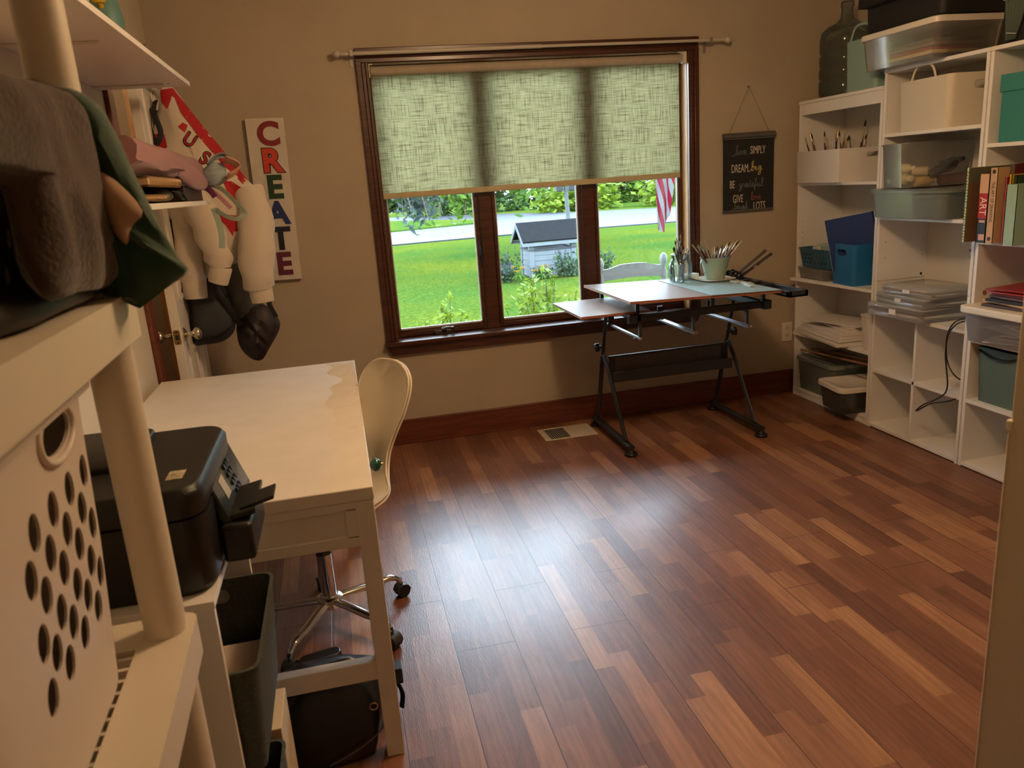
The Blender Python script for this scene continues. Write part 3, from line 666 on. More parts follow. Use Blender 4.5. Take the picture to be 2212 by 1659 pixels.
mb = MB(); mb.cyl((-.12, -.072, 2.073), (.9, -.072, 2.076), .0095); mb.cyl((.9, -.072, 2.076), (1.93, -.072, 2.075), .0075); mb.build('rod', m_rod, rod)
for xx, sg in ((-.12, -1), (1.93, 1)):
    mb = MB(); T = frame((xx, -.072, 2.074), (0, 1, 0), (0, 0, 1)) if sg > 0 else frame((xx, -.072, 2.074), (0, -1, 0), (0, 0, 1))
    mb.lathe([(.010, 0), (.012, .004), (.008, .010), (.015, .018), (.019, .028), (.016, .038), (.008, .046), (.002, .048)], n=16, T=T); mb.build('finial', m_rod, rod, smooth=60)
for xx in (-.078, 1.852):
    mb = MB(); mb.box(xx-.009, xx+.009, -.004, 0, 2.02, 2.09); mb.box(xx-.006, xx+.006, -.085, 0, 2.058, 2.064); mb.box(xx-.009, xx+.009, -.088, -.058, 2.06, 2.064); mb.box(xx-.009, xx+.009, -.089, -.085, 2.06, 2.088)
    mb.build('rod_bracket', M('bracket_metal', (.30, .28, .24), .4, metal=.4), rod, bevel=.001)

sg = lthing('create_sign', 'tall white wooden sign spelling create in painted letters', 'sign', (-.545, -.003, 1.395)); sg.rotation_euler = (0, math.radians(1.1), 0)
mb = MB(); mb.box(-.0925, .0925, -.032, 0, -.402, .402); mb.build('board', M('sign_white_paint', (.62, .56, .47), .6, var=.06, vs=14, bump=.1, bs=60), sg, bevel=.002)
for k, (ch, c) in enumerate((('C', (128, 20, 30)), ('R', (205, 62, 44)), ('E', (26, 62, 34)), ('A', (24, 46, 104)), ('T', (14, 20, 44)), ('E', (96, 18, 52)))):
    z = .322-.129*k; V, F = text_mesh(ch, .155, .004, offset=.006, xs=1.0)
    T = frame((.012, -.032, z+(-.0)), (1, 0, 0), (0, 0, 1)); mb = MB(); mb.add(V, F, T); o = mb.build('letter', M('letter_%d' % k, rgb(*c), .5), sg, smooth=0)
    o['label'] = 'painted letter %s' % ch.lower()
    if ch == 'R':
        V, F = text_mesh(ch, .155, .0025, offset=.010); mb = MB(); mb.add(V, F, T); mb.build('letter_outline', M('letter_edge', (.02, .01, .01), .5), sg, smooth=0)

# cursive strokes for the blackboard sign
GL = {'l': ([(0, .0), (.25, .35), (.48, 1.1), (.38, 1.35), (.24, 1.1), (.22, .25), (.36, 0), (.52, .12)], .5),
      'i': ([(0, .12), (.14, .45), (.18, .6), (.16, .15), (.28, 0), (.42, .15)], .4), 'v': ([(0, .35), (.12, .58), (.2, .4), (.26, 0), (.46, .5), (.52, .55), (.66, .45)], .58),
      'e': ([(0, .12), (.3, .36), (.34, .56), (.2, .62), (.08, .35), (.16, .05), (.32, 0), (.52, .2)], .5), 'b': ([(0, .0), (.2, .4), (.42, 1.2), (.3, 1.3), (.18, .9), (.16, .1), (.32, 0), (.48, .3), (.36, .56), (.2, .4), (.4, .45), (.62, .5)], .6),
      'g': ([(.42, .5), (.22, .62), (.06, .35), (.18, .02), (.36, .2), (.44, .6), (.38, -.2), (.22, -.6), (.02, -.5), (.2, -.2), (.6, .15)], .58), 'r': ([(0, .1), (.14, .55), (.2, .62), (.3, .5), (.42, .5), (.40, .15), (.52, 0), (.62, .15)], .58),
      'a': ([(.42, .52), (.22, .62), (.06, .3), (.18, 0), (.36, .25), (.44, .6), (.42, .15), (.52, 0), (.66, .15)], .62), 't': ([(0, .12), (.2, .6), (.3, 1.1), (.22, .3), (.3, 0), (.48, .15)], .46),
      'f': ([(0, .1), (.24, .5), (.42, 1.2), (.28, 1.32), (.2, .8), (.16, -.4), (.06, -.55), (.12, -.1), (.5, .2)], .5), 'u': ([(0, .12), (.14, .58), (.14, .15), (.26, 0), (.42, .3), (.46, .6), (.46, .15), (.56, 0), (.7, .15)], .66),
      'o': ([(.3, .58), (.12, .5), (.06, .2), (.2, 0), (.38, .2), (.36, .52), (.24, .58), (.4, .42), (.6, .5)], .54), 'h': ([(0, 0), (.22, .4), (.42, 1.2), (.32, 1.34), (.22, 1), (.16, 0), (.3, .5), (.42, .55), (.44, .15), (.54, 0), (.68, .15)], .64)}
def cursive(word, x0, z0, size, xs=1.0, lead=True):
    P = [];
    if lead: P += [(-.45, .05), (-.3, -.12), (-.1, -.02)]
    x = 0
    for ch in word:
        g, a = GL[ch]; P += [(x+px, pz) for px, pz in g]; x += a
    return [(x0+px*size*xs, z0+pz*size) for px, pz in P], x*size*xs
cs = lthing('chalkboard_sign', 'small black hanging sign painted with words to live by', 'sign', (2.118, -.012, 1.366))
m_board = M('chalk_black_canvas', (.012, .013, .013), .7, var=.2, vs=20); m_rail = M('weathered_grey_wood', (.10, .09, .085), .6, var=.25, vs=10, stretch=(2, 8, 20))
mb = MB(); mb.box(-.160, .160, -.010, -.004, -.218, .19); mb.build('canvas', m_board, cs)
mb = MB(); mb.box(-.164, .164, -.02, 0, .182, .22); mb.cyl((-.164, -.02, .201), (.164, -.02, .201), .012, None, 12); mb.box(-.162, .162, -.014, 0, -.224, -.212); mb.build('rail', m_rail, cs, bevel=.003)
mb = MB(); mb.tube([(-.125, -.012, .22), (-.001, -.006, .468), (.125, -.012, .22)], .0012, 6); mb.cyl((0, -.012, .468), (0, .012, .468), .003); mb.build('hanging_string', M('jute_string', rgb(120, 92, 58), .9), cs)
m_cream = M('cream_lettering', (.62, .55, .45), .7); m_slate = M('slate_lettering', (.16, .20, .20), .7); m_gold = M('gold_lettering', (.48, .36, .12), .5); m_rose = M('red_lettering', (.30, .07, .07), .7)
def caps(s, x, z, size, xs, m):
    V, F = text_mesh(s, size, .0006, xs=xs, align='LEFT'); mb = MB(); mb.add(V, F, frame((x, -.0115, z), (1, 0, 0), (0, 0, 1))); mb.build('lettering', m, cs, smooth=0)
def script(wd, x, z, size, xs, m, lead=True, wgt=.0016):
    P, wdt = cursive(wd, x, z, size, xs, lead); pts = catmull([(a, -.0108, b) for a, b in P], 5)
    mb = MB(); mb.tube(pts, [(wgt*.55, .0006) if i % 12 < 4 else (wgt, .0006) for i in range(len(pts))], 6, flat=(0, 0, 1)); mb.build('lettering', m, cs, smooth=60)
script('live', -.088, .098, .040, .95, m_slate); caps('SIMPLY', .008, .118, .062, .50, m_cream)
caps('DREAM', -.112, .020, .066, .50, m_cream); script('big', .012, .006, .040, 1.15, m_gold, wgt=.0026)
caps('BE', -.122, -.068, .062, .50, m_cream); script('grateful', -.062, -.085, .036, .98, m_slate, False)
caps('GIVE', -.102, -.150, .064, .50, m_cream); script('love', .012, -.160, .034, .95, m_rose, False)
script('laugh', -.095, -.207, .031, .98, m_slate); caps('LOTS', .030, -.198, .066, .50, m_cream)

v = thing('floor_register', 'white louvred floor vent under the window', 'vent', (.89, -.205, 0))
m_vent = M('almond_enamel', (.60, .52, .40), .4)
mb = MB(); mb.box(.735, 1.04, -.308, -.295, 0, .006); mb.box(.735, 1.04, -.115, -.102, 0, .006); mb.box(.735, .77, -.3, -.11, 0, .006); mb.box(.885, 1.04, -.3, -.11, 0, .006)
mb.build('register_plate', m_vent, v, bevel=.002)
for k in range(9): B('louver', m_vent, v, (.774+.0125*k, .7765+.0125*k, -.296, -.114, .0005, .0055))
mb = MB(); mb.box(.77, .885, -.297, -.113, .0002, .0012); mb.build('register_opening', M('duct_dark', (.004, .004, .004), .9), v)
for k in range(9): B('closed_slot', M('slot_line', (.42, .36, .27), .5), v, (.90+.014*k, .902+.014*k, -.285, -.125, .0058, .0063))
ot = thing('wall_outlet', 'white wall socket beside the shelves', 'outlet', (2.401, -.003, .385))
B('cover_plate', M('outlet_white', (.70, .64, .54), .4), ot, (2.365, 2.437, -.006, 0, .325, .445), bevel=.003)
for zz in (.362, .408):
    mb = MB(); mb.rbox(2.401, zz, .005, .008, .034, .028, .012, T=frame((0, 0, 0), (1, 0, 0), (0, 0, 1))); mb.build('socket', M('outlet_face', (.62, .56, .46), .4), ot)
    B('slot', m_blackp, ot, (2.394, 2.396, -.0085, -.0075, zz-.004, zz+.006), (2.405, 2.407, -.0085, -.0075, zz-.004, zz+.006))
# ------------------------------------------------------------------ white shelving along the right wall
FX, BX = 2.41, 2.70
m_back = M('hardboard_back', (.70, .67, .62), .6)
def bookcase(label, y0, y1, top, boards, sides, extra):
    """y0 > y1: runs from y0 toward the camera to y1"""
    t = thing('bookcase', label, 'bookcase', ((FX+BX)/2, (y0+y1)/2, 0), 'white bookcase columns'); th = .016
    for (za, zb) in sides:
        for ya in (y0-th, y1):
            B('side_panel', m_white, t, (FX, BX, ya, ya+th, za, zb), bevel=.0008)
    B('back_panel', m_back, t, (BX-.004, BX, y1+.001, (y0+y1)/2-.001, .02, top), (BX-.004, BX, (y0+y1)/2+.001, y0-.001, .02, top))
    for (z, x0, sk) in boards:
        mb = MB(); mb.loft([[(x0, y0-th, z-.016), (FX+sk*0, y1+th, z-.016), (BX-.005, y1+th, z-.016), (BX-.005, y0-th, z-.016)], [(x0, y0-th, z), (FX, y1+th, z), (BX-.005, y1+th, z), (BX-.005, y0-th, z)]])
        mb.build('shelf_board', m_white, t, smooth=0, bevel=.0008)
    for nm, b in extra: B(nm, m_white, t, b, bevel=.0008)
    return t
pins = M('pin_hole', (.01, .01, .01), .9)
b1 = bookcase('short white bookcase column in the corner beside the chalkboard sign', -.066, -.772, 1.715, [(1.283, FX, 0), (.735, FX-.046, 1), (.402, FX-.020, 1), (.05, FX, 0)], [(0, 1.715)],
    [('top_board', (FX-.004, BX, -.774, -.064, 1.715, 1.731)), ('top_rail', (FX+.002, FX+.016, -.756, -.082, 1.655, 1.715)), ('kick_board', (FX+.004, FX+.018, -.756, -.082, 0, .034))])
b2 = bookcase('tall white bookcase column with four cubbies and a hanging black cord', -.778, -1.405, 1.80, [(1.505, FX, 0), (1.111, FX, 0), (.628, FX, 0), (.321, FX, 0), (.022, FX, 0)], [(0, .782), (.784, 1.784)],
    [('top_board', (FX-.003, BX, -1.407, -.776, 1.784, 1.80)), ('divider', (FX, BX-.005, -1.100, -1.084, .022, .612))])
b3 = bookcase('tall white bookcase column holding the art books beside the open door', -1.412, -2.045, 1.80, [(1.424, FX, 0), (1.028, FX, 0), (.60, FX, 0), (.321, FX, 0), (.022, FX, 0)], [(0, .752), (.754, 1.784)],
    [('top_board', (FX-.003, BX, -2.047, -1.410, 1.784, 1.80)), ('divider', (FX, BX-.005, -1.736, -1.720, .022, .584))])
mb = MB()
for k in range(5):
    for xx in (FX+.03, BX-.04): mb.cyl((xx, -.0815, .93+.032*k), (xx, -.0826, .93+.032*k), .0022, None, 8)
mb.build('pin_hole', pins, b1, smooth=0)
mb = MB()
for zz in (.90, .98):
    for xx in (FX+.04, BX-.03): mb.cyl((xx, -.7935, zz), (xx, -.7946, zz), .0024, None, 8)
mb.cyl((FX+.26, -.7935, .80), (FX+.26, -.7946, .80), .007, None, 10)
mb.build('pin_hole', pins, b2, smooth=0)
for bb, yy in ((b1, -.082), (b2, -.794), (b3, -1.428)):
    mb = MB(); mb.box(BX-.0065, BX-.0045, yy-.35, yy-.347, .63 if bb is b2 else .75, 1.26); mb.build('back_seam', pins, bb)
mb = MB(); mb.cyl((FX+.05, -1.4285, .80), (FX+.05, -1.4300, .80), .011, None, 14); mb.build('cap_screw', M('screw_cap', rgb(170, 120, 84), .5), b3)

m_clear = clear('clear_tote_plastic', (.98, .98, .98), haze=.11, hcol=(.90, .89, .84), rough=.15, ior=1.25)
m_clear2 = clear('smoky_tote_plastic', (.90, .93, .91), haze=.26, hcol=(.60, .64, .59), rough=.18, ior=1.3)
m_frost = clear('frosted_drawer_plastic', (.97, .97, .97), haze=.18, hcol=(.86, .85, .84), rough=.2, ior=1.25)
m_clear3 = clear('crystal_case_plastic', (.99, .99, .99), haze=.20, hcol=(.92, .92, .92), rough=.06, ior=1.2)
m_lidw = M('white_lid_plastic', (.74, .68, .60), .4)
m_mint = M('mint_soft_plastic', (.25, .38, .34), .55)
m_cream_p = M('cream_soft_plastic', (.70, .63, .50), .5)

def bottle_shape(mb, L, r, T, neck=.45, cap=.28):
    mb.lathe([(r*.9, 0), (r, .004), (r, L*.74), (r*neck, L*.84), (r*neck, L*.90)], n=14, T=T)
def bottle(parent_group, label, p, d, L, r, col, capc):
    """paint bottle lying from p along direction d; body plus cap"""
    d = Vector(d).normalized(); o = d.orthogonal(); T = frame(p, o, d.cross(o)); T = Matrix.Translation(p) @ Matrix((o.normalized(), d.cross(o.normalized()), d)).transposed().to_4x4()
    t = thing('paint_bottle', label, 'bottle', p, parent_group)
    mb = MB(); bottle_shape(mb, L, r, T); mb.build('bottle_body', M('bottle_%d_%d_%d' % col, rgb(*col), .45), t, smooth=50)
    mb = MB(); mb.lathe([(r*.55, L*.88), (r*.55, L), (r*.35, L*1.01)], n=14, T=T); mb.build('bottle_cap', M('cap_%d_%d_%d' % capc, rgb(*capc), .4), t, smooth=50)

# --- on top of the corner column
cb = thing('water_jug', 'large smoky blue plastic water jug on the short bookcase', 'jug', (2.565, -.25, 1.731))
m_jug = clear('smoky_jug_plastic', (.70, .75, .73), haze=.20, hcol=(.28, .31, .29), rough=.08, ior=1.3)
prof = [(.118, 0), (.132, .012), (.135, .04), (.135, .085), (.128, .095), (.135, .105), (.135, .15), (.128, .16), (.135, .17), (.135, .215), (.128, .225), (.135, .235), (.136, .30), (.130, .335), (.100, .362), (.060, .378), (.036, .40), (.030, .43), (.030, .455), (.034, .458), (.034, .482), (.028, .486)]
mb = MB(); mb.lathe(prof, (2.565, -.25, 1.731), 40); mb.build('jug_body', m_jug, cb, smooth=60)
def tote(name, label, cat, cx, cy, z, w, d, h, mat, handle_x=None, rot=0, slot=None, r=.035, flare=1.06, grp=None, arch=.05, aw=.075):
    """soft tote: tapering body, arched handle on the front (-x) side"""
    t = lthing(name, label, cat, (cx, cy, z), grp, (0, 0, rot)); mb = MB()
    mb.open_bin(0, 0, 0, h, w, d, w*flare, d*flare, r, .004)
    o = mb.build('tote_body', mat, t, smooth=40)
    if slot:
        c = MB()
        for (sx, sy, sw, sz, sh, ax) in slot:
            if ax == 'y': c.prism(rr(sw, sh, sh*.48, 5, sx, sz), -.03, .03, T=frame((0, sy, 0), (1, 0, 0), (0, 0, 1)))
            else: c.prism(rr(sw, sh, sh*.48, 5, sy, sz), -.03, .03, T=frame((sx, 0, 0), (0, 1, 0), (0, 0, 1)))
        boolean(o, c)
    for sx in ((-1, 1) if handle_x else ()):
        X = sx*(w*flare/2-.004); pts = [(X, -aw, h-.012), (X, -aw*.93, h+.006), (X, -aw*.72, h+arch*.66), (X, -aw*.35, h+arch*.96), (X, aw*.35, h+arch*.96), (X, aw*.72, h+arch*.66), (X, aw*.93, h+.006), (X, aw, h-.012)]
        mb = MB(); mb.tube(catmull(pts, 5), (.0035, .0065), 8, flat=(1, 0, 0)); mb.build('tote_handle', mat, t, smooth=60)
    return t
tote('storage_tote', 'mint green soft tote with an arched handle in front of the water jug', 'tote', 2.545, -.575, 1.731, .245, .235, .245, m_mint, True, 0, r=.03, aw=.085, arch=.07)
# --- clear tote with papers on the middle column
def lidded(name, label, cx, cy, z, w, d, h, mat, lidm, rot=0, lid_h=.016, lip=.010, grp=None, foot=.92, r=.03):
    t = lthing(name, label, 'storage bin', (cx, cy, z), grp, (0, 0, rot)); mb = MB()
    mb.open_bin(0, 0, 0, h-lid_h*.5, w*foot, d*foot, w, d, r, .0022, lip=.006); mb.build('bin_body', mat, t, smooth=40)
    mb = MB(); mb.loft([[(x, y, q) for x, y in rr(w+2*lip-i*2, d+2*lip-i*2, r+lip, 5)] for q, i in ((h-lid_h, 0), (h-.003, 0), (h, .004), (h, .02), (h-.005, .026))])
    mb.build('bin_lid', lidm, t, smooth=40); return t
lidded('storage_bin', 'clear lidded tote of papers on top of the middle bookcase', 2.505, -.945, 1.80, .35, .50, .165, m_clear, m_lidw, 0, lid_h=.026, grp='clear storage bins')
for k, (c, w_, d_) in enumerate((((70, 66, 88), .29, .40), ((214, 186, 140), .27, .36), ((150, 74, 62), .25, .33), ((120, 100, 84), .26, .37), ((92, 84, 78), .25, .34))):
    mb = MB(); z = 1.806+.017*k; mb.box(2.505-w_/2, 2.505+w_/2, -.945-d_/2, -.945+d_/2, z, z+.0155)
    o = mb.build('paper_bundle', M('paper_%d' % k, rgb(*c), .8), None, bevel=.002, off=(2.505, -.945, z)); tag(o, ('slate blue', 'cream', 'red brown', 'tan', 'dark grey')[k]+' paper bundle inside the top clear tote', 'paper', 'papers in the top clear tote')
m_blkcloth = M('black_nylon', (.010, .0095, .010), .65, bump=.25, bs=35)
t = thing('black_case', 'soft black case lying on the clear tote at the ceiling', 'case', (2.51, -.92, 1.97))
mb = MB(); mb.loft([[(x, y, z) for x, y in rr(.33+e, .50+e, .03, 5, 2.525, -.935)] for z, e in ((1.967, -.02), (1.975, 0), (2.10, .01), (2.23, 0), (2.24, -.03))]); mb.build('case_body', m_blkcloth, t, bevel=.004)
mb = MB(); mb.loft([[(2.30, -.70, 2.085), (2.30, -1.20, 2.085), (2.70, -1.20, 2.085), (2.70, -.70, 2.085)], [(2.33, -.66, 2.13), (2.33, -1.22, 2.13), (2.70, -1.22, 2.13), (2.70, -.66, 2.13)], [(2.345, -.69, 2.245), (2.345, -1.18, 2.245), (2.69, -1.18, 2.245), (2.69, -.69, 2.245)]]); mb.build('case_flap', m_blkcloth, t, bevel=.006)
t = thing('black_box', 'black fabric box with a grey green pleated band on the last bookcase', 'box', (2.53, -1.62, 1.80))
mb = MB(); mb.rbox(2.555, -1.66, 1.80, 2.13, .27, .46, .03); mb.build('box_body', M('black_fabric', (.008, .009, .009), .8), t, bevel=.006)
mb = MB(); n = 24
R = []
for q in range(7):
    z = 1.81+.055*q; hw = .022+.012*q
    R.append([(2.416-.012*abs(math.sin(j*math.pi/4)), -1.50-.005*q-hw+2*hw*j/n, z) for j in range(n+1)])
mb.loft(R, False, False, closed=False); mb.build('pleated_band', M('grey_green_cloth', (.07, .10, .08), .8), t, solid=.003)
mb = MB()
for z, hw in ((1.828, .024), (1.952, .05)): mb.tube([(2.400, -1.50-.01-hw, z), (2.400, -1.50-.01+hw, z+.01)], .0016, 5)
mb.build('band_stitch', M('white_thread', (.55, .58, .52), .8), t)

# --- middle column
tote('storage_tote', 'large cream soft tote with an arched handle inside the middle bookcase', 'tote', 2.545, -1.03, 1.505, .235, .34, .225, m_cream_p, True, math.radians(-4), slot=[(.03, -.18, .075, .175, .036, 'y')], r=.035, arch=.062, aw=.085, flare=1.07)
t = lidded('storage_bin', 'clear open tote of craft bottles above the smoky lidded bin', 2.535, -.945, 1.250, .36, .20, .205, m_clear, m_clear, math.radians(-8), lid_h=.006, lip=.004, grp='clear storage bins')
bs = [((2.40, -.87, 1.285), (.1, -1, .05), .13, .026, (200, 188, 150), (226, 214, 180)), ((2.40, -.86, 1.335), (.5, -.9, .0), .12, .024, (216, 206, 168), (236, 226, 196)), ((2.50, -.94, 1.28), (.9, -.3, .05), .11, .022, (190, 130, 60), (206, 150, 70)),
      ((2.50, -1.0, 1.30), (.75, -.25, .35), .17, .022, (40, 34, 48), (22, 20, 30)), ((2.56, -1.0, 1.275), (.95, -.2, .05), .15, .024, (130, 60, 48), (196, 160, 130)), ((2.45, -.95, 1.32), (.8, -.6, .0), .09, .022, (204, 188, 154), (214, 200, 170)),
      ((2.56, -.98, 1.32), (.9, .1, .1), .11, .023, (120, 70, 60), (60, 40, 40)), ((2.60, -.96, 1.34), (.8, -.4, .3), .09, .020, (70, 62, 70), (30, 26, 30)), ((2.44, -.99, 1.275), (.9, -.1, .0), .10, .022, (206, 176, 120), (220, 200, 150))]
nm = ('cream fat bottle lying across the open clear tote', 'pale bottle on top of the cream fat bottle', 'amber bottle low in the open clear tote', 'long dark bottle tilted up in the open clear tote', 'red brown bottle at the back of the open clear tote', 'short pale bottle in the middle of the open clear tote', 'dull red bottle with dark cap in the open clear tote', 'dark grey small bottle in the open clear tote', 'yellowish bottle on the floor of the open clear tote')
for b_, l_ in zip(bs, nm): bottle('bottles in the open clear tote', l_, *b_)
o = MB().box(2.377, 2.381, -.93, -.875, 1.27, 1.39).build('note_card', M('pale_green_card', rgb(176, 206, 150), .7), None, off=(2.379, -.90, 1.27)); tag(o, 'pale green card standing inside the open clear tote', 'card')
lidded('storage_bin', 'smoky lidded bin under the tote of craft bottles', 2.505, -1.045, 1.111, .32, .49, .137, m_clear2, m_clear2, 0, lid_h=.018, lip=.012, grp='clear storage bins', foot=.94)
o = MB().rbox(2.50, -1.09, 1.115, 1.205, .22, .30, .02).build('dark_pouch', M('dark_green_cloth', (.05, .06, .05), .8), None, off=(2.5, -1.09, 1.115), bevel=.01); tag(o, 'dark cloth pouch inside the smoky lidded bin', 'pouch')
# latch cases on the cubby top
def case(label, cx, cy, z, w, d, h, rot):
    t = lthing('latch_case', label, 'case', (cx, cy, z), 'clear latch cases on the cubbies', (0, 0, rot)); mb = MB()
    mb.loft([[(x, y, q) for x, y in rr(w-e, d-e, .018, 4)] for q, e in ((0, .012), (.004, 0), (h*.55, 0))], True, False); mb.build('case_base', m_clear3, t, solid=.002)
    mb = MB(); mb.loft([[(x, y, q) for x, y in rr(w+.004-e, d+.004-e, .018, 4)] for q, e in ((h*.55, 0), (h-.004, 0), (h, .012))], False, True); mb.build('case_lid', m_clear3, t, solid=.002)
    mb = MB(); mb.rbox(-w/2-.004, 0, h*.35, h*.75, .006, .045, .002); mb.build('case_latch', M('clear_latch', (.72, .70, .66), .25), t)
    mb = MB(); mb.box(-w/2-.003, w/2+.003, -d/2-.003, d/2+.003, h*.53, h*.57); mb.build('case_seam', clear('seam_plastic', (.8, .8, .8), haze=.45, hcol=(.75, .74, .72)), t)
case('deep clear latch case at the bottom of the stack on the cubbies', 2.50, -1.00, .628, .31, .37, .064, math.radians(2))
case('middle clear latch case of the stack on the cubbies', 2.515, -1.01, .693, .28, .355, .045, math.radians(-3))
case('topmost clear latch case of the stack on the cubbies', 2.525, -1.03, .739, .27, .33, .043, math.radians(3))
for k in range(3):
    o = MB().box(2.40, 2.63, -1.14, -.90, .634+.062*k, .640+.062*k).build('paper_sheaf', M('case_paper', (.66, .62, .58), .8), None, off=(2.5, -1.0, .634+.062*k)); tag(o, 'white papers inside the %s clear latch case' % ('deep bottom', 'middle', 'topmost')[k], 'paper', 'papers in the latch cases')
# cord and teal bits
m_teal_s = M('teal_plastic_small', (.04, .22, .20), .4)
cd = thing('power_cord', 'black power cord looping down over the cubbies of the middle bookcase', 'cord', (2.39, -1.30, .63))
pts = [(2.50, -1.40, .66), (2.44, -1.385, .67), (2.395, -1.36, .655), (2.385, -1.325, .60), (2.392, -1.31, .50), (2.392, -1.335, .36), (2.390, -1.30, .30), (2.385, -1.20, .235), (2.380, -1.165, .195), (2.384, -1.25, .255), (2.395, -1.33, .285), (2.42, -1.385, .315)]
mb = MB(); mb.tube(catmull(pts, 8), .0034, 8); pts2 = [(2.50, -1.395, .662), (2.44, -1.375, .677), (2.395, -1.345, .66), (2.388, -1.315, .59), (2.395, -1.318, .48), (2.40, -1.36, .42), (2.43, -1.386, .39)]
mb.build('cord', m_blackp, cd, smooth=60); mb = MB(); mb.tube(catmull(pts2, 8), .0034, 8); mb.build('cord', m_blackp, cd, smooth=60)
cd2 = thing('cord_clip', 'small teal clip gripping the black cord on the cubby top', 'clip', (2.47, -1.384, .628)); mb = MB(); mb.rbox(2.47, -1.372, .628, .668, .05, .030, .008); mb.build('clip_body', m_teal_s, cd2, bevel=.004)
hk = thing('teal_hook', 'teal hook with a black top on the side of the middle bookcase', 'hook', (2.46, -1.375, .925)); mb = MB(); mb.tube(catmull([(2.46, -1.387, .985), (2.455, -1.365, .97), (2.455, -1.345, .95), (2.46, -1.355, .93), (2.46, -1.38, .926)], 5), .008, 8); mb.build('hook_arm', m_teal_s, hk); mb = MB(); mb.box(2.45, 2.475, -1.389, -1.335, .968, .982); mb.build('hook_top', m_blackp, hk, bevel=.003)

# --- corner column
t = lthing('brush_box', 'white open box full of paint brushes in the corner bookcase', 'box', (2.515, -.288, 1.283), None, (0, 0, math.radians(-1)))
mb = MB(); mb.open_bin(0, 0, 0, .172, .26, .395, .265, .40, .006, .004, n=2); o = mb.build('box_body', M('white_card_box', (.74, .70, .66), .5), t)
c = MB(); c.prism(rr(.085, .026, .012, 5, .075, .135), -.03, .03, T=frame((0, -.2, 0), (1, 0, 0), (0, 0, 1))); boolean(o, c)
m_br_w = M('brush_handle_wood', rgb(120, 70, 42), .4); m_br_d = M('brush_handle_dark', rgb(30, 24, 22), .4); m_br_r = M('brush_handle_red', rgb(110, 40, 30), .4); m_fer = M('brush_ferrule', (.62, .55, .44), .3, metal=1); m_hair = M('brush_bristle', rgb(60, 40, 26), .8); m_hairl = M('brush_bristle_light', rgb(196, 168, 120), .8)
def brush(label, p, q, r, hm, hair, group, up='bristle'):
    """brush from p (low end) to q (top end); bristles on the upper end"""
    t = thing('paint_brush', label, 'brush', p, group); p = Vector(p); q = Vector(q); d = q-p
    mb = MB(); a = p+d*.0; b = p+d*.74; mb.tube([a, p+d*.25, p+d*.6, b], [r*.45, r, r*.95, r*.7], 8); mb.build('handle', hm, t, smooth=60)
    mb = MB(); mb.cyl(b, p+d*.88, r*.75, r*.95, 8); mb.build('ferrule', m_fer, t, smooth=60)
    mb = MB(); mb.tube([p+d*.88, p+d*.94, q], [r*.95, r*1.05, r*.2], 8); mb.build('bristles', hair, t, smooth=60)
rng = random.Random(5)
for k in range(16):
    y = -.20-.015*k+rng.uniform(-.01, .01); x = 2.50+rng.uniform(-.06, .08); lean = max(-.02, (-.42+.06*k)*-.12)
    q = (x+rng.uniform(-.05, .05), y+lean+.10*(.9 if k < 6 else .1)*(1-k/12)+rng.uniform(-.02, .02), 1.52+rng.uniform(0, .065) - (.02 if k > 9 else 0))
    brush('thin brush standing in the white box of the corner bookcase', (x, y, 1.30), q, .0042, (m_br_w, m_br_d, m_br_r)[k % 3], (m_hair, m_hairl)[k % 2], 'brushes in the white box')
brush('tall dark brush at the back of the white box', (2.60, -.33, 1.30), (2.62, -.37, 1.60), .006, m_br_d, m_hair, None)
o = MB().tube(catmull([(2.56, -.31+.07*math.cos(a), 1.44+.07*math.sin(a)) for a in [i*math.pi/6 for i in range(7)]], 4), .002, 6).build('wire_loop', M('pale_wire', (.5, .46, .4), .4), None, off=(2.56, -.31, 1.44)); tag(o, 'pale wire loop sticking up from the white brush box', 'wire')
t = lthing('basket', 'small teal basket with round holes on a clear case in the corner bookcase', 'basket', (2.50, -.265, .806))
mb = MB(); mb.open_bin(0, 0, 0, .108, .19, .27, .22, .31, .03, .003, lip=.006); o = mb.build('basket_body', M('dark_teal_plastic', (.022, .095, .15), .4), t)
c = MB()
for r_ in range(3):
    for k in range(8): c.cyl((-.16, -.10+.028*k+.014*(r_ % 2), .028+.022*r_), (.16, -.10+.028*k+.014*(r_ % 2), .028+.022*r_), .0075, None, 8)
boolean(o, c)
tag(MB().rbox(2.505, -.29, .822, .935, .11, .16, .02).build('mint_box', M('mint_box_plastic', (.30, .42, .36), .6), None, off=(2.505, -.29, .822), bevel=.006), 'pale mint box standing in the teal basket', 'box')
tag(MB().rbox(2.50, -.22, .825, .925, .13, .06, .006).build('white_packet', M('white_packet', (.62, .58, .50), .6), None, off=(2.50, -.22, .825)), 'white packet leaning in the teal basket', 'packet')
lidded('storage_bin', 'shallow clear case under the small teal basket', 2.51, -.24, .735, .23, .28, .070, m_clear, m_clear, 0, lid_h=.012, lip=.006, grp='clear storage bins')
t = lthing('storage_tote', 'blue rounded bin with a slot handle holding a tall blue board', 'tote', (2.475, -.515, .735), None, (0, 0, math.radians(-3)))
mb = MB(); mb.open_bin(0, 0, 0, .222, .135, .200, .15, .222, .03, .0035); o = mb.build('tote_body', M('bright_blue_plastic', (.014, .15, .37), .42), t, smooth=40)
c = MB(); c.prism(rr(.085, .034, .0165, 5, .0, .175), -.03, .03, T=frame((-.078, 0, 0), (0, 1, 0), (0, 0, 1))); boolean(o, c)
t = thing('blue_board', 'tall navy blue canvas board leaning out of the blue bin', 'board', (2.49, -.55, .80))
A = Vector((2.425, -.425, .80)); ex = Vector((.13, -.235, .05)).normalized(); ez = Vector((-.18, .22, 1)).normalized(); T = frame(A, ex, ez)
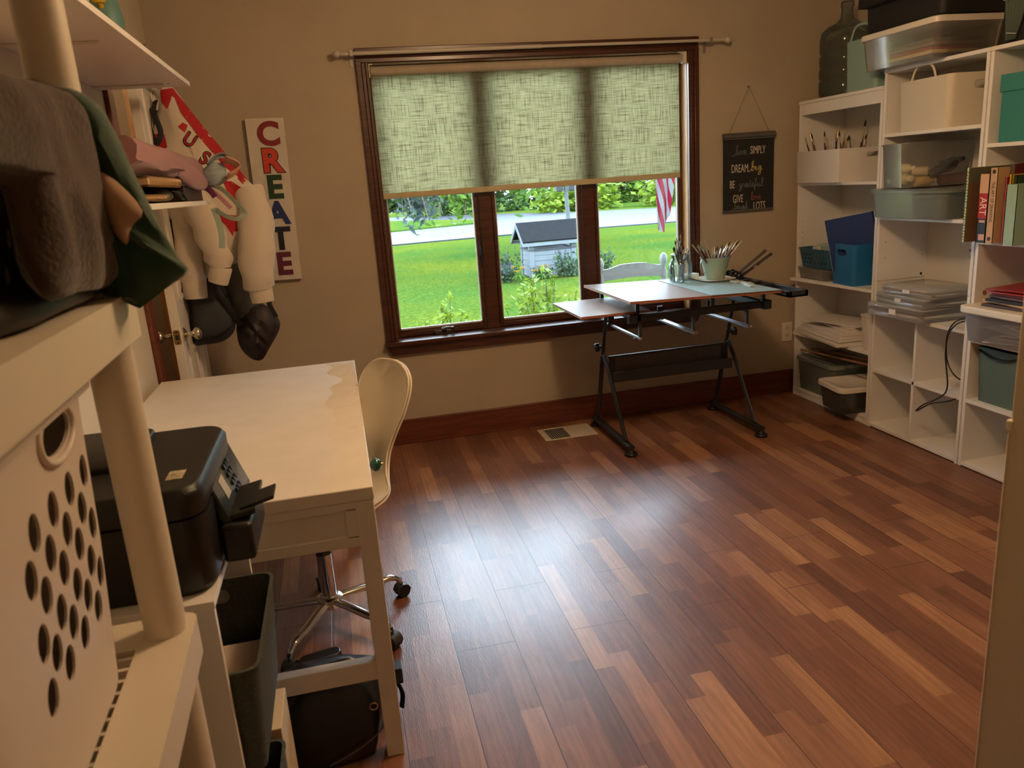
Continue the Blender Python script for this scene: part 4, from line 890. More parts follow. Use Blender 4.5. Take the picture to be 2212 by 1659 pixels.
mb = MB(); mb.box(0, .26, 0, .285, 0, .024, T=T); mb.build('board_face', M('navy_cover', (.012, .036, .16), .6), t, bevel=.001)
mb = MB(); mb.box(-.002, -.0002, .0, .284, .002, .022, T=T); mb.box(.002, .258, .2852, .2865, .002, .022, T=T); mb.build('board_edge', M('white_page_edge', (.70, .68, .64), .7), t)
m_canvas = M('white_canvas', (.72, .67, .62), .75, bump=.15, bs=300)
for k, (x, y, w_, d_, z, rz, l_) in enumerate(((2.535, -.36, .30, .50, .4025, 7, 'largest white canvas at the bottom of the stack'), (2.54, -.345, .27, .46, .4205, 5, 'second white canvas of the stack'), (2.545, -.35, .26, .45, .436, 6, 'third white canvas of the stack'), (2.55, -.36, .25, .42, .4515, 3, 'fourth white canvas of the stack'), (2.565, -.42, .20, .28, .4665, 9, 'short white canvas near the top of the stack'), (2.57, -.43, .18, .26, .4815, 8, 'short white canvas under the top board'), (2.56, -.37, .24, .37, .4965, -16, 'topmost thin white board skewed on the stack'))):
    o = MB().box(-w_/2, w_/2, -d_/2, d_/2, 0, .0145 if k < 6 else .005).build('canvas_board', m_canvas, None, bevel=.0015); o.location = (x-.02, y, z); o.rotation_euler = (0, 0, math.radians(-rz)); tag(o, l_+' on the lower corner shelf', 'canvas', 'canvases on the lower corner shelf')
t = lthing('storage_bin', 'tall narrow white bin beside the stack of canvases', 'storage bin', (2.50, -.715, .402)); mb = MB(); mb.open_bin(0, 0, 0, .195, .15, .055, .19, .072, .015, .003, lip=.005); mb.build('bin_body', M('white_bin_plastic', (.68, .65, .62), .5), t)
m_strip = M('raw_wood_strip', rgb(150, 104, 70), .6, var=.2, vs=8)
for k, (a, b_) in enumerate((((2.44, -.10, .285), (2.44, -.75, .325)), ((2.50, -.12, .29), (2.47, -.75, .345)), ((2.55, -.09, .28), (2.53, -.75, .30)))):
    o = MB().tube([a, b_], (.006, .011), 4, flat=(0, 0, 1)).build('wood_strip', m_strip, None, smooth=0, off=a); tag(o, ('front', 'slanting middle', 'rear')[k]+' wooden strip lying above the bottom bins', 'wood strip', 'wooden strips in the corner bookcase')
lidded('storage_bin', 'large clear bin with a grey green lid at the bottom corner shelf', 2.55, -.27, .05, .27, .36, .205, m_clear2, M('grey_green_lid', (.20, .23, .20), .45), 0, lid_h=.022, grp='clear storage bins')
lidded('storage_bin', 'clear bin with a white lid full of paint bottles on the bottom shelf', 2.465, -.595, .05, .31, .25, .150, clear('clear_dark_tote', (.74, .76, .76), haze=.16, hcol=(.36, .37, .37), rough=.1), m_lidw, math.radians(-6), lid_h=.026, lip=.012, grp='clear storage bins', foot=.90)
for k, (y, z, c) in enumerate(((-.50, .075, (200, 150, 120)), (-.545, .075, (208, 160, 140)), (-.60, .072, (196, 176, 120)), (-.64, .074, (150, 130, 70)), (-.525, .112, (208, 150, 130)), (-.575, .11, (120, 130, 140)), (-.49, .12, (170, 176, 168)))):
    bottle('bottles in the white lidded bin', ('pinkish', 'rose', 'tan', 'olive', 'peach', 'grey blue', 'pale grey')[k]+' capped bottle inside the white lidded bin', (2.46, y-.01, z), (-1, .05, .02), .105, .0175, (90+10*k, 80, 72), c)

# --- last column
t = lthing('teal_box', 'teal lidded box on the upper shelf above the art books', 'box', (2.55, -1.62, 1.424)); m_tb = M('teal_card', (.030, .22, .20), .6)
mb = MB(); mb.box(-.125, .125, -.155, .155, 0, .215); mb.build('box_body', m_tb, t, bevel=.003); mb = MB(); mb.box(-.131, .131, -.161, .161, .195, .262); mb.build('box_lid', m_tb, t, bevel=.003)
def book(label, y, th, h, d, col, x0=2.352, lean=0, name='book', pages=(.62, .55, .44), extra=None):
    """standing book, spine to the room; y = its far side, th = thickness"""
    t = lthing(name, label, 'book', (x0, y, 1.028), 'art books on the shelf', (math.radians(lean), 0, 0)); c = M('book_%d_%d_%d' % col, rgb(*col), .55); mb = MB()
    mb.box(0, d, -th, -th+.002, 0, h); mb.box(0, d, -.002, 0, 0, h); mb.box(0, .002, -th, 0, 0, h); mb.build('book_cover', c, t)
    mb = MB(); mb.box(.003, d-.004, -th+.002, -.002, .003, h-.003); mb.build('page_block', M('book_pages', pages, .8), t); return t
def spine_text(t, s, size, z, th, col, xs=.8, dy=0):
    V, F = text_mesh(s, size, .0003, xs=xs); mb = MB(); mb.add(V, F, frame((-.0006, -th/2+dy, z), (0, 0, -1), (0, -1, 0))); mb.build('spine_lettering', M('ink_%d_%d_%d' % col, rgb(*col), .6), t, smooth=0)
t = book('slim tall notebook with a pale green patterned edge and brown cover', -1.428, .014, .305, .21, (196, 214, 176), x0=2.322)
mb = MB(); mb.box(.001, .209, -.0158, -.0142, .001, .304); mb.build('front_cover', M('brown_cover', rgb(112, 84, 62), .6), t)
mb = MB(); mb.box(.002, .209, -.0164, -.0156, .245, .303); mb.build('cover_band', M('grey_green_band', rgb(96, 96, 78), .6), t)
mb = MB()
for k in range(24): mb.box(-.0008, -.0001, -.012 if k % 2 else -.009, -.003 if k % 3 else -.005, .008+.012*k, .013+.012*k)
mb.build('edge_pattern', M('green_marks', rgb(90, 120, 84), .7), t)
t = book('thick dark book lettered art on a red band', -1.478, .046, .278, .20, (34, 34, 40), x0=2.345)
mb = MB(); mb.box(-.0006, .0, -.045, -.001, .20, .277); mb.build('spine_band', M('cream_band', rgb(214, 172, 136), .6), t)
mb = MB(); mb.box(-.0005, .0, -.045, -.001, .098, .20); mb.build('spine_band', M('red_band', rgb(176, 34, 26), .6), t)
mb = MB(); mb.box(-.0007, .0, -.042, -.012, .01, .035); mb.box(-.0007, 0, -.04, -.01, .082, .092); mb.build('spine_print', M('pink_print', rgb(206, 160, 140), .6), t)
spine_text(t, 'ART', .050, .148, .046, (240, 226, 204), .78)
t = book('beige book titled the art of drawing', -1.527, .036, .300, .20, (200, 164, 122), x0=2.345)
spine_text(t, 'THE ART OF DRAWING', .021, .165, .036, (60, 44, 36), .72)
for zz in (.285, .018):
    mb = MB(); mb.cyl((-.001, -.018, zz), (.0, -.018, zz), .0085, None, 16); mb.build('spine_roundel', M('ink_60_44_36', rgb(60, 44, 36), .6), t)
t = book('broad book with a dark red top and grey brown cover', -1.566, .022, .310, .235, (92, 78, 60), x0=2.40)
mb = MB(); mb.box(-.0006, .235, -.0228, -.0218, .255, .310); mb.build('cover_band', M('maroon_band', rgb(92, 22, 26), .6), t)
book('narrow red spined book standing by the grey brown one', -1.592, .012, .262, .2, (150, 34, 30), x0=2.355)
book('narrow yellow spined book beside the red one', -1.605, .012, .272, .2, (206, 160, 50), x0=2.36)
book('thin dark green book beside the yellow one', -1.618, .014, .268, .2, (40, 66, 44), x0=2.37)
book('mint green binder at the end of the book row', -1.634, .05, .235, .22, (150, 182, 158), x0=2.325)
book('dark brown book behind the mint binder', -1.69, .04, .285, .2, (60, 34, 30), x0=2.39)
# drawer unit with folders
t = thing('drawer_unit', 'clear plastic drawer with a cream top full of papers', 'drawer', (2.50, -1.66, .60))
mb = MB(); mb.rbox(2.50, -1.665, .726, .757, .335, .50, .04); mb.build('drawer_top', M('cream_drawer_top', (.72, .64, .50), .45), t, bevel=.006)
mb = MB(); mb.open_bin(2.505, -1.665, .602, .727, .28, .44, .31, .47, .03, .003); mb.build('drawer_body', m_frost, t, smooth=40)
rng = random.Random(9)
for k in range(9):
    w_, d_ = rng.uniform(.12, .2), rng.uniform(.16, .28); o = MB().box(-w_/2, w_/2, -d_/2, d_/2, 0, .003).build('loose_paper', M('loose_paper_%d' % (k % 3), ((.62, .58, .56), (.50, .48, .36), (.40, .36, .34))[k % 3], .8), None)
    o.location = (2.49+rng.uniform(-.03, .03), -1.64+rng.uniform(-.05, .05), .611+.011*k); o.rotation_euler = (rng.uniform(-.10, .10)*0, rng.uniform(-.0, .0), rng.uniform(-.6, .6)); tag(o, 'loose paper sheet inside the clear drawer', 'paper', 'papers in the clear drawer')
for k, (c, w_, d_, y, rz, l_) in enumerate((((70, 44, 34), .26, .38, -1.68, 2, 'brown folder at the bottom of the pile'), ((190, 150, 96), .25, .36, -1.66, -6, 'tan folder low in the pile'), ((26, 22, 22), .26, .38, -1.70, 4, 'black folder in the middle of the pile'), ((92, 50, 44), .25, .34, -1.69, -2, 'dull maroon folder in the pile'), ((120, 40, 40), .24, .36, -1.71, 3, 'deep red folder under the top two'), ((170, 44, 40), .26, .37, -1.70, 6, 'bright red folder second from the top'), ((150, 42, 40), .26, .37, -1.695, 9, 'topmost glossy red folder'))):
    o = MB().box(-w_/2, w_/2, -d_/2, d_/2, 0, .011 if k < 5 else .006).build('folder', M('folder_%d' % k, rgb(*c), .3 if k > 4 else .5), None, bevel=.002); o.location = (2.52, y, .758+.0125*k); o.rotation_euler = (0, 0, math.radians(rz)); tag(o, l_+' on the clear drawer', 'folder', 'folders on the clear drawer')
t = lthing('storage_bin', 'grey green fabric bin in the cubby under the clear drawer', 'storage bin', (2.555, -1.575, .321)); mb = MB(); mb.open_bin(0, 0, 0, .245, .23, .23, .25, .255, .012, .006, n=3); mb.build('bin_body', M('grey_green_felt', (.10, .155, .135), .9, bump=.3, bs=200), t)
mb = MB(); mb.tube(catmull([(-.128, -.10, .235), (-.133, -.03, .215), (-.133, .04, .215), (-.128, .11, .235)], 4), (.002, .010), 6, flat=(0, 0, 1)); mb.build('bin_trim', m_blackp, t)
# ------------------------------------------------------------------ drafting table and what stands on it
def zt(x): return .822 - .0286*(x-1.05)
m_top = M('warm_grey_laminate', (.30, .22, .19), .46, var=.03, vs=4, spec=.16)
m_edge = M('brown_edge_band', rgb(150, 92, 66), .45)
m_steel = M('brushed_steel', (.55, .56, .58), .3, metal=1)
dt = thing('drafting_table', 'black framed drafting table with a grey brown top under the window', 'table', (1.45, -.42, 0))
def slab(nm, x0, x1, y0, y1, zf, th, parent):
    mb = MB(); mb.loft([[(x0, y0, zf(x0)-th), (x1, y0, zf(x1)-th), (x1, y1, zf(x1)-th), (x0, y1, zf(x0)-th)], [(x0, y0, zf(x0)-.0008), (x1, y0, zf(x1)-.0008), (x1, y1, zf(x1)-.0008), (x0, y1, zf(x0)-.0008)]]); mb.build(nm+'_edge', m_edge, parent, smooth=0)
    e = .0006; mb = MB(); mb.loft([[(x0-e, y0-e, zf(x0)-.0008), (x1+e, y0-e, zf(x1)-.0008), (x1+e, y1+e, zf(x1)-.0008), (x0-e, y1+e, zf(x0)-.0008)], [(x0-e, y0-e, zf(x0)), (x1+e, y0-e, zf(x1)), (x1+e, y1+e, zf(x1)), (x0-e, y1+e, zf(x0))]]); mb.build(nm, m_top, parent, smooth=0)
slab('tabletop', 1.05, 1.842, -.838, -.135, zt, .013, dt)
slab('side_shelf', .845, 1.20, -.712, -.205, lambda x: .751, .012, dt)
mb = MB(); ring = []
tz = zt(1.89)
for (a, b, c, d) in ((1.842, 1.858, -.905, -.15), (1.928, 1.945, -.905, -.15), (1.842, 1.945, -.905, -.875), (1.842, 1.945, -.185, -.15), (1.842, 1.945, -.62, -.585), (1.842, 1.945, -.50, -.455), (1.842, 1.945, -.40, -.37)): mb.box(a, b, c, d, tz-.028, tz+.002)
mb.box(1.842, 1.945, -.905, -.15, tz-.028, tz-.018); mb.build('side_tray', m_black, dt, bevel=.002)
# under-frame
mb = MB()
for (a, b, c, d, e, f_) in ((1.115, 1.825, -.735, -.705, .700, .735), (1.115, 1.825, -.215, -.185, .700, .735), (1.115, 1.145, -.735, -.185, .700, .735), (1.795, 1.825, -.735, -.185, .700, .735)): mb.box(a, b, c, d, e, f_)
mb.build('top_frame', m_black, dt, bevel=.003)
for (x, y) in ((1.13, -.72), (1.81, -.72), (1.13, -.2), (1.81, -.2), (1.53, -.72)):
    B('frame_post', m_black, dt, (x-.009, x+.009, y-.009, y+.009, .733, zt(x)-.012))
for x in (1.82, 1.10):
    B('frame_end_cap', m_blackp, dt, (x-.022, x+.022, -.752, -.71, .694, .74), bevel=.004)
for x in (1.105, 1.385, 1.675):
    mb = MB()
    for dx in ((-.008, .008) if x > 1.2 else (0,)): mb.box(x+dx-.006, x+dx+.006, -.83, -.36, .628, .640)
    mb.build('drawer_rail', m_steel, dt, bevel=.0015)
    mb = MB(); mb.box(x+.012, x+.026, -.775, -.758, .626, .705); mb.box(x-.014, x+.026, -.775, -.758, .622, .630); mb.box(x+.012, x+.026, -.775, -.70, .699, .706); mb.box(x-.01, x+.02, -.40, -.385, .626, .705); mb.build('rail_hanger', m_black, dt, bevel=.001)
# A-frame legs
for sx, x in ((-1, 1.083), (1, 1.822)):
    L = lambda nm, mb, m=m_black, **k: mb.build(nm, m, dt, **k)
    mb = MB(); mb.tube([(x, -.705, .044), (x, -.145, .044)], (.014, .022), 12, flat=(0, 0, 1)); L('foot_bar', mb)
    mb = MB(); mb.tube([(x, -.185, .05), (x, -.318, .455)], (.022, .014), 4, flat=(0, 1, 0)); L('leg', mb, smooth=0, bevel=.004)
    mb = MB(); mb.tube([(x, -.300, .40), (x, -.405, .715)], (.018, .011), 4, flat=(0, 1, 0)); L('leg_slide', mb, smooth=0, bevel=.003)
    mb = MB(); mb.tube([(x, -.632, .055), (x, -.402, .385), (x, -.335, .455)], (.018, .013), 4, flat=(0, 1, 0)); L('leg_brace', mb, smooth=0, bevel=.003)
    for y in (-.70, -.15): mb = MB(); mb.lathe([(.030, 0), (.034, .004), (.034, .012), (.028, .017), (.020, .019), (.014, .032)], (x, y, 0), 20); L('rubber_foot', mb, m_blackp, smooth=50)
    mb = MB(); n = 9; T = frame((x+sx*.016, -.335, .505), (0, 1, 0), (0, 0, 1)) if sx > 0 else frame((x-.016, -.335, .505), (0, -1, 0), (0, 0, 1))
    mb.loft([[( r*math.cos(2*math.pi*k/20), r*math.sin(2*math.pi*k/20), z) for k in range(20) for r in [(.024 if k % 4 < 2 else .019)*(s)]] for z, s in ((.010, .8), (.014, 1), (.030, 1), (.034, .8))], T=T); mb.cyl(T @ Vector((0, 0, -.002)), T @ Vector((0, 0, .012)), .008)
    L('height_knob', mb, m_blackp)
    mb = MB()
    for zz in (.42, .47, .53, .57): mb.cyl((x-.015, -.30-.33*(zz-.40), zz), (x+.015, -.30-.33*(zz-.40), zz), .003, None, 6)
    L('adjusting_bolt', mb, m_steel)
# perforated modesty shelf
pm = M('perforated_black_steel', (.018, .019, .021), .42); nt = pm.node_tree; tc = nt.nodes.new('ShaderNodeTexCoord')
def mth(op, a, b=None, v=None):
    n = nt.nodes.new('ShaderNodeMath'); n.operation = op; nt.links.new(a, n.inputs[0])
    if b is not None: nt.links.new(b, n.inputs[1])
    if v is not None: n.inputs[1].default_value = v
    return n.outputs[0]
sp = nt.nodes.new('ShaderNodeSeparateXYZ'); nt.links.new(tc.outputs['Object'], sp.inputs[0])
P_ = .0135
hx = mth('MULTIPLY', sp.outputs['X'], v=1/P_); hz = mth('MULTIPLY', sp.outputs['Z'], v=2/P_)
row = mth('FLOOR', hz); odd = mth('MODULO', row, v=2.0); sh_ = mth('MULTIPLY', odd, v=.5); hx2 = mth('ADD', hx, sh_)
fx = mth('SUBTRACT', mth('FRACT', hx2), v=.5); fz = mth('MULTIPLY', mth('SUBTRACT', mth('FRACT', hz), v=.5), v=.5)
d2_ = mth('ADD', mth('MULTIPLY', fx, fx), mth('MULTIPLY', fz, fz)); hole = mth('LESS_THAN', d2_, v=.042)
tr = nt.nodes.new('ShaderNodeBsdfTransparent'); mxs = nt.nodes.new('ShaderNodeMixShader'); nt.links.new(hole, mxs.inputs[0]); nt.links.new(nt.nodes['Principled BSDF'].outputs[0], mxs.inputs[1]); nt.links.new(tr.outputs[0], mxs.inputs[2]); nt.links.new(mxs.outputs[0], nt.nodes['Material Output'].inputs[0])
B('perforated_panel', pm, dt, (1.135, 1.765, -.3605, -.3595, .350, .445))
mb = MB(); mb.box(1.10, 1.806, -.368, -.352, .443, .455); mb.box(1.10, 1.135, -.362, -.358, .34, .45); mb.box(1.765, 1.806, -.362, -.358, .34, .45); mb.box(1.10, 1.806, -.415, -.355, .336, .340); mb.box(1.10, 1.806, -.418, -.412, .318, .375); mb.build('panel_frame', m_black, dt, bevel=.002)

# cutting mat and stationery
m_mat = M('pale_teal_mat', (.30, .42, .42), .5, var=.08, vs=5)
mb = MB(); n = 16
def mz(x, y): return zt(x)+.0012
mb.loft([[(x, y, mz(x, y)) for x, y in ((1.462, -.846), (1.838, -.842), (1.836, -.17), (1.475, -.17))], [(x, y, mz(x, y)+.0018) for x, y in ((1.462, -.846), (1.838, -.842), (1.836, -.17), (1.475, -.17))]])
o = mb.build('craft_mat', m_mat, None, smooth=0, off=(1.65, -.5, zt(1.65))); tag(o, 'pale teal craft mat laid over half of the drafting table', 'mat')
def tz2(x): return zt(x)+.0032
m_glasst = clear('clear_glass', (.96, .98, .97), haze=.03, hcol=(.8, .85, .85), rough=.02)
bx, by = 1.762, -.30; bz = tz2(bx)
pl_ = thing('saucer', 'white oval tray under the mint bucket', 'tray', (bx, by-.01, bz))
mb = MB(); mb.loft([[(bx-.02+x, by-.02+y, bz+z) for x, y in rr(w, d, .06, 6)] for w, d, z in ((.16, .19, 0), (.195, .225, .010), (.200, .230, .011), (.190, .220, .009), (.155, .185, .004))]); mb.build('tray_body', M('white_china', (.72, .68, .62), .3), pl_, smooth=50)
bz += .005
bk = thing('bucket', 'small mint metal bucket full of paint brushes', 'bucket', (bx, by, bz)); m_bk = M('mint_enamel_metal', (.34, .47, .38), .38)
mb = MB(); mb.lathe([(.052, 0), (.053, .002), (.070, .075), (.080, .113), (.083, .116), (.083, .119), (.078, .118), (.068, .075), (.050, .004)], (bx, by, bz), 32); mb.build('bucket_body', m_bk, bk, smooth=50)
mb = MB(); mb.tube(catmull([(bx-.080, by, bz+.108), (bx-.098, by-.02, bz+.090), (bx-.104, by-.035, bz+.060), (bx-.092, by-.05, bz+.042), (bx-.072, by-.058, bz+.046)], 6), .0022, 6); mb.build('bucket_bail', M('wire_mint', (.45, .52, .46), .35, metal=.6), bk)
rng = random.Random(11)
tips = [(1.575, -.40, 1.02), (1.60, -.38, 1.03), (1.625, -.40, 1.035), (1.61, -.33, 1.045), (1.66, -.36, 1.01), (1.645, -.30, 1.03), (1.68, -.34, 1.03), (1.69, -.28, 1.00), (1.73, -.33, .985), (1.75, -.35, .99), (1.775, -.27, .985), (1.79, -.33, .995), (1.805, -.30, .975), (1.82, -.36, 1.01), (1.835, -.31, 1.0), (1.84, -.28, .985), (1.855, -.34, 1.005), (1.87, -.30, .99), (1.885, -.33, 1.015), (1.90, -.31, 1.005), (1.865, -.36, .975), (1.80, -.38, .98), (1.88, -.27, .99), (1.83, -.25, .98), (1.91, -.34, 1.01), (1.76, -.31, .975)]
for k, (x, y, z) in enumerate(tips):
    v = Vector((x-bx, y-by, 0)); base = (bx-v.x*.15+rng.uniform(-.012, .012), by-v.y*.2+rng.uniform(-.012, .012), bz+.008)
    brush('brush fanned out in the mint bucket', base, (x, y, z), rng.uniform(.0034, .0048), (m_br_w, m_br_d, m_br_w, m_br_r)[k % 4], (m_hairl, m_hair)[k % 2], 'brushes in the mint bucket')
jx, jy = 1.588, -.228; jz = tz2(jx)
jg = thing('glass_mug', 'clear glass jar mug with a handle holding dark brushes', 'mug', (jx, jy, jz))
mb = MB(); mb.lathe([(.058, 0), (.062, .004), (.065, .03), (.065, .085), (.055, .108), (.050, .116), (.050, .140), (.052, .144), (.047, .144), (.047, .118), (.060, .085), (.060, .03), (.055, .010)], (jx, jy, jz), 32); mb.build('mug_body', m_glasst, jg, smooth=50)
mb = MB(); mb.tube(catmull([(jx-.055, jy-.03, jz+.112), (jx-.075, jy-.045, jz+.110), (jx-.088, jy-.052, jz+.085), (jx-.085, jy-.05, jz+.045), (jx-.062, jy-.03, jz+.03)], 5), .0055, 8); mb.build('mug_handle', m_glasst, jg, smooth=60)
for k, (x, y, z) in enumerate(((1.535, -.25, .995), (1.55, -.23, 1.0), (1.575, -.25, 1.055), (1.566, -.21, 1.03), (1.59, -.24, 1.02), (1.605, -.20, 1.06), (1.60, -.25, 1.0), (1.635, -.24, .975), (1.645, -.20, .98), (1.585, -.19, 1.04), (1.62, -.23, .96))):
    brush('dark brush standing in the glass mug', (jx+(jx-x)*.4, jy+.2*(jy-y), jz+.014), (x, y, z), .0045 if k < 7 else .003, m_br_d if k != 5 else m_br_w, m_br_d if k != 5 else m_hairl, 'dark brushes in the glass mug')
tx, ty = 1.534, -.318; tz_ = tz2(tx)
tg = thing('glass_tumbler', 'small clear patterned glass in front of the jar mug', 'glass', (tx, ty, tz_))
mb = MB(); mb.lathe([(.029, 0), (.031, .003), (.031, .012), (.030, .016), (.032, .075), (.033, .086), (.035, .088), (.033, .090), (.0345, .093), (.033, .096), (.0345, .100), (.031, .100), (.0295, .075), (.0275, .016), (.025, .010)], (tx, ty, tz_), 28); mb.build('glass_body', m_glasst, tg, smooth=50)
mb = MB()
for k in range(10):
    a = 2*math.pi*k/10
    for q in range(3): mb.cyl((tx+.0305*math.cos(a+q*.3), ty+.0305*math.sin(a+q*.3), tz_+.022+.016*q), (tx+.0325*math.cos(a+q*.3), ty+.0325*math.sin(a+q*.3), tz_+.034+.016*q), .0035, .002, 6)
mb.build('pressed_pattern', m_glasst, tg, smooth=60)
o = MB().rbox(0, 0, 0, .030, .085, .07, .006).build('white_box', M('white_card', (.70, .66, .60), .6), None, bevel=.002); o.location = (1.648, -.215, tz2(1.648)); o.rotation_euler = (0, 0, .3); tag(o, 'small white box behind the glass jar mug', 'box')
o = MB().rbox(0, 0, 0, .030, .05, .05, .008).build('teal_box', M('aqua_plastic', (.12, .42, .46), .4), None, bevel=.003); o.location = (1.832, -.20, tz2(1.832)); tag(o, 'small aqua box at the far edge of the mat', 'box')
m_sten = M('pale_rubber_letters', (.50, .58, .55), .5)
for k in range(22):
    r_, c_ = k % 2, k//2; x = 1.795+.030*r_+.003*math.sin(k*2.1); y = -.285-.030*c_
    mb = MB(); mb.box(-.009, .009, -.0065, .0065, 0, .006); mb.box(-.009, -.003, -.009, .009, 0, .006) if k % 3 else mb.box(.002, .009, -.009, .009, 0, .006)
    o = mb.build('letter_stamp', m_sten, None, bevel=.001); o.location = (x, y, tz2(x)); o.rotation_euler = (0, 0, .12*math.sin(k*1.7)); tag(o, 'pale rubber letter stamp lined up on the teal mat', 'stamp', 'letter stamps on the mat')
for k, (x, y) in enumerate(((1.775, -.50), (1.79, -.58), (1.765, -.66))):
    o = MB().box(-.012, .012, -.035, .035, 0, .011).build('stamp_strip', m_sten, None, bevel=.002); o.location = (x, y, tz2(x)); tag(o, ('far', 'middle', 'near')[k]+' pale stamp strip beside the letter stamps on the mat', 'stamp')
# clips and rulers in the tray
m_clip = M('dark_bronze_clip', (.05, .035, .028), .3, metal=.6)
rng = random.Random(3)
for k in range(12):
    o = MB().tube(catmull([(-.02, 0, 0), (-.008, .004, .012), (.012, 0, .010), (.022, -.004, 0)], 4), (.004, .007), 6).build('binder_clip', m_clip, None, smooth=60); o.location = (1.895+rng.uniform(-.028, .03), -.27+rng.uniform(-.055, .05), tz+.004+.006*(k//3)); o.rotation_euler = (rng.uniform(-.5, .5), rng.uniform(-.5, .5), rng.uniform(0, 3)); tag(o, 'dark metal clip heaped in the black side tray', 'clip', 'clips in the side tray')
for k, (a, b) in enumerate((((1.905, -.26, tz+.005), (2.055, -.33, .942)), ((1.915, -.30, tz+.005), (2.075, -.36, .925)))):
    o = MB().tube([a, b], (.0012, .013), 4, flat=(.5, .3, -.8)).build('metal_ruler', M('brown_steel_rule', (.09, .065, .05), .35, metal=.5), None, smooth=0, off=a); tag(o, ('upper', 'lower')[k]+' dark ruler leaning out of the black side tray', 'ruler')
brush('short dark brush under the rulers in the black side tray', (1.90, -.29, tz+.006), (2.0, -.36, .873), .004, m_br_d, m_hair, None)
# ------------------------------------------------------------------ the desk end of the room
from mathutils import noise
from mathutils.bvhtree import BVHTree
def nz3(p, f, seed=0): return noise.noise(Vector((p[0]*f+seed*7.3, p[1]*f-seed*3.1, p[2]*f+seed*1.7)))
def pillow(poly, n, df, db, wr=.0, wf=9.0, seed=0, k=3, prof=2.6, folds=None, closed=True, stops=(1, .97, .88, .72, .52, .3, .12)):
    """a cloth body: outline poly (3-D points, roughly planar), bulging df to +n and db to -n"""
    P = catmull(poly, k, True); n = Vector(n).normalized(); c = sum(P, Vector((0, 0, 0)))/len(P); mb = MB()
    def ring(s, d, sg):
        R = []
        for p in P:
            q = c+(p-c)*s; h = d*(1-s**prof)**.75 if s < 1 else 0
            w = (wr*nz3(q, wf, seed) + (folds(q) if folds else 0))*(1 if s < .99 else .3)
            R.append(tuple(q+n*(sg*h+w)))
        return R
    rings = [ring(s, df, 1) for s in reversed(stops)] + [ring(s, db, -1) for s in stops[1:]]
    return mb.loft(rings)
def on_surface(mb_body, polys, d, off=.002, sub=4):
    """flat patches (list of 3-D outlines) laid on a body by projecting along d"""
    tree = BVHTree.FromPolygons([Vector(v) for v in mb_body.v], mb_body.f); out = MB(); d = Vector(d).normalized()
    for poly in polys:
        bm = bmesh.new(); vs = [bm.verts.new(p) for p in poly]; bm.faces.new(vs); bmesh.ops.triangulate(bm, faces=bm.faces[:])
        for _ in range(sub):
            es = [e for e in bm.edges if e.calc_length() > .018]
            if es: bmesh.ops.subdivide_edges(bm, edges=es, cuts=1); bmesh.ops.triangulate(bm, faces=bm.faces[:])
        bm.verts.index_update(); V = []
        for v in bm.verts:
            h = tree.ray_cast(v.co-d*.5, d); V.append(tuple((h[0] if h[0] is not None else v.co)-d*off))
        out.add(V, [tuple(x.index for x in f.verts) for f in bm.faces]); bm.free()
    return out

# desk
dk = thing('desk', 'white painted desk with green glass drawer knobs against the side wall', 'desk', (-.62, -1.8, 0))
mb = MB(); mb.box(-.998, -.250, -2.520, -1.073, .712, .745); mb.build('desk_top', m_whitep, dk, bevel=.003)
for x in (-.978, -.296):
    for y in (-2.518, -1.12): B('leg', m_whitep, dk, (x, x+.044, y, y+.044, 0, .712), bevel=.002)
mb = MB()
for y in (-2.512, -1.10): mb.box(-.935, -.295, y, y+.018, .597, .712)
for (z0, z1) in ((.597, .625), (.690, .712)): mb.box(-.935, -.295, -2.517, -2.51, z0, z1)
for (x0, x1) in ((-.935, -.905), (-.322, -.295)): mb.box(x0, x1, -2.517, -2.51, .62, .695)
mb.box(-.975, -.958, -2.48, -1.12, .597, .712); mb.build('apron', m_whitep, dk, bevel=.0015)
mb = MB(); mb.box(-.94, -.29, -2.515, -2.485, .229, .281); mb.box(-.94, -.29, -1.115, -1.085, .229, .281); mb.build('stretcher', m_whitep, dk, bevel=.002)
m_gk = M('green_glass_knob', (.006, .075, .050), .12, coat=.5)
for (y0, y1, ky) in ((-2.465, -1.80, -2.17), (-1.785, -1.13, -1.50)):
    mb = MB(); mb.box(-.30, -.258, y0, y1, .602, .708); dr = mb.build('drawer', m_whitep, dk, bevel=.002)
    mb = MB(); T = frame((-.258, ky, .672), (0, 1, 0), (0, 0, 1))
    R = []
    for z, r in ((0, .006), (.010, .006), (.013, .013), (.020, .0185), (.028, .0195), (.036, .016), (.041, .008), (.042, .004)):
        R.append([(r*(1-.10*(k % 3 == 0))*math.cos(2*math.pi*k/24), r*(1-.10*(k % 3 == 0))*math.sin(2*math.pi*k/24), z) for k in range(24)])
    mb.loft(R, T=T); mb.build('drawer_knob', m_gk, dr, smooth=60)
    mb = MB(); mb.lathe([(.004, .040), (.003, .046), (.001, .048)], n=10, T=T); mb.build('knob_tip', M('brass_tip', (.7, .5, .25), .25, metal=1), dr)
# wrinkled clear film along the drawer edge of the desk
mb = MB()
def film(u, v):
    y = -2.516+1.42*v; e = -.345+.045*noise.noise(Vector((.3, y*3.2, 0)))-.03*noise.noise(Vector((2, y*9, 0))); x = e+(-.2485-e)*u; w_ = min(1, u*1.6)
    return (x, y, .7452+.0042*w_*abs(noise.noise(Vector((x*24, y*7, 0))))+.0020*w_*abs(noise.noise(Vector((x*60, y*25, 3)))))
mb.grid(film, 22, 150); o = mb.build('plastic_film', clear('crinkled_film', (1, 1, 1), haze=0, rough=.10, ior=1.08), None, smooth=180, off=(-.35, -1.8, .746)); tag(o, 'crinkled clear plastic film stuck along the desk edge', 'plastic film')

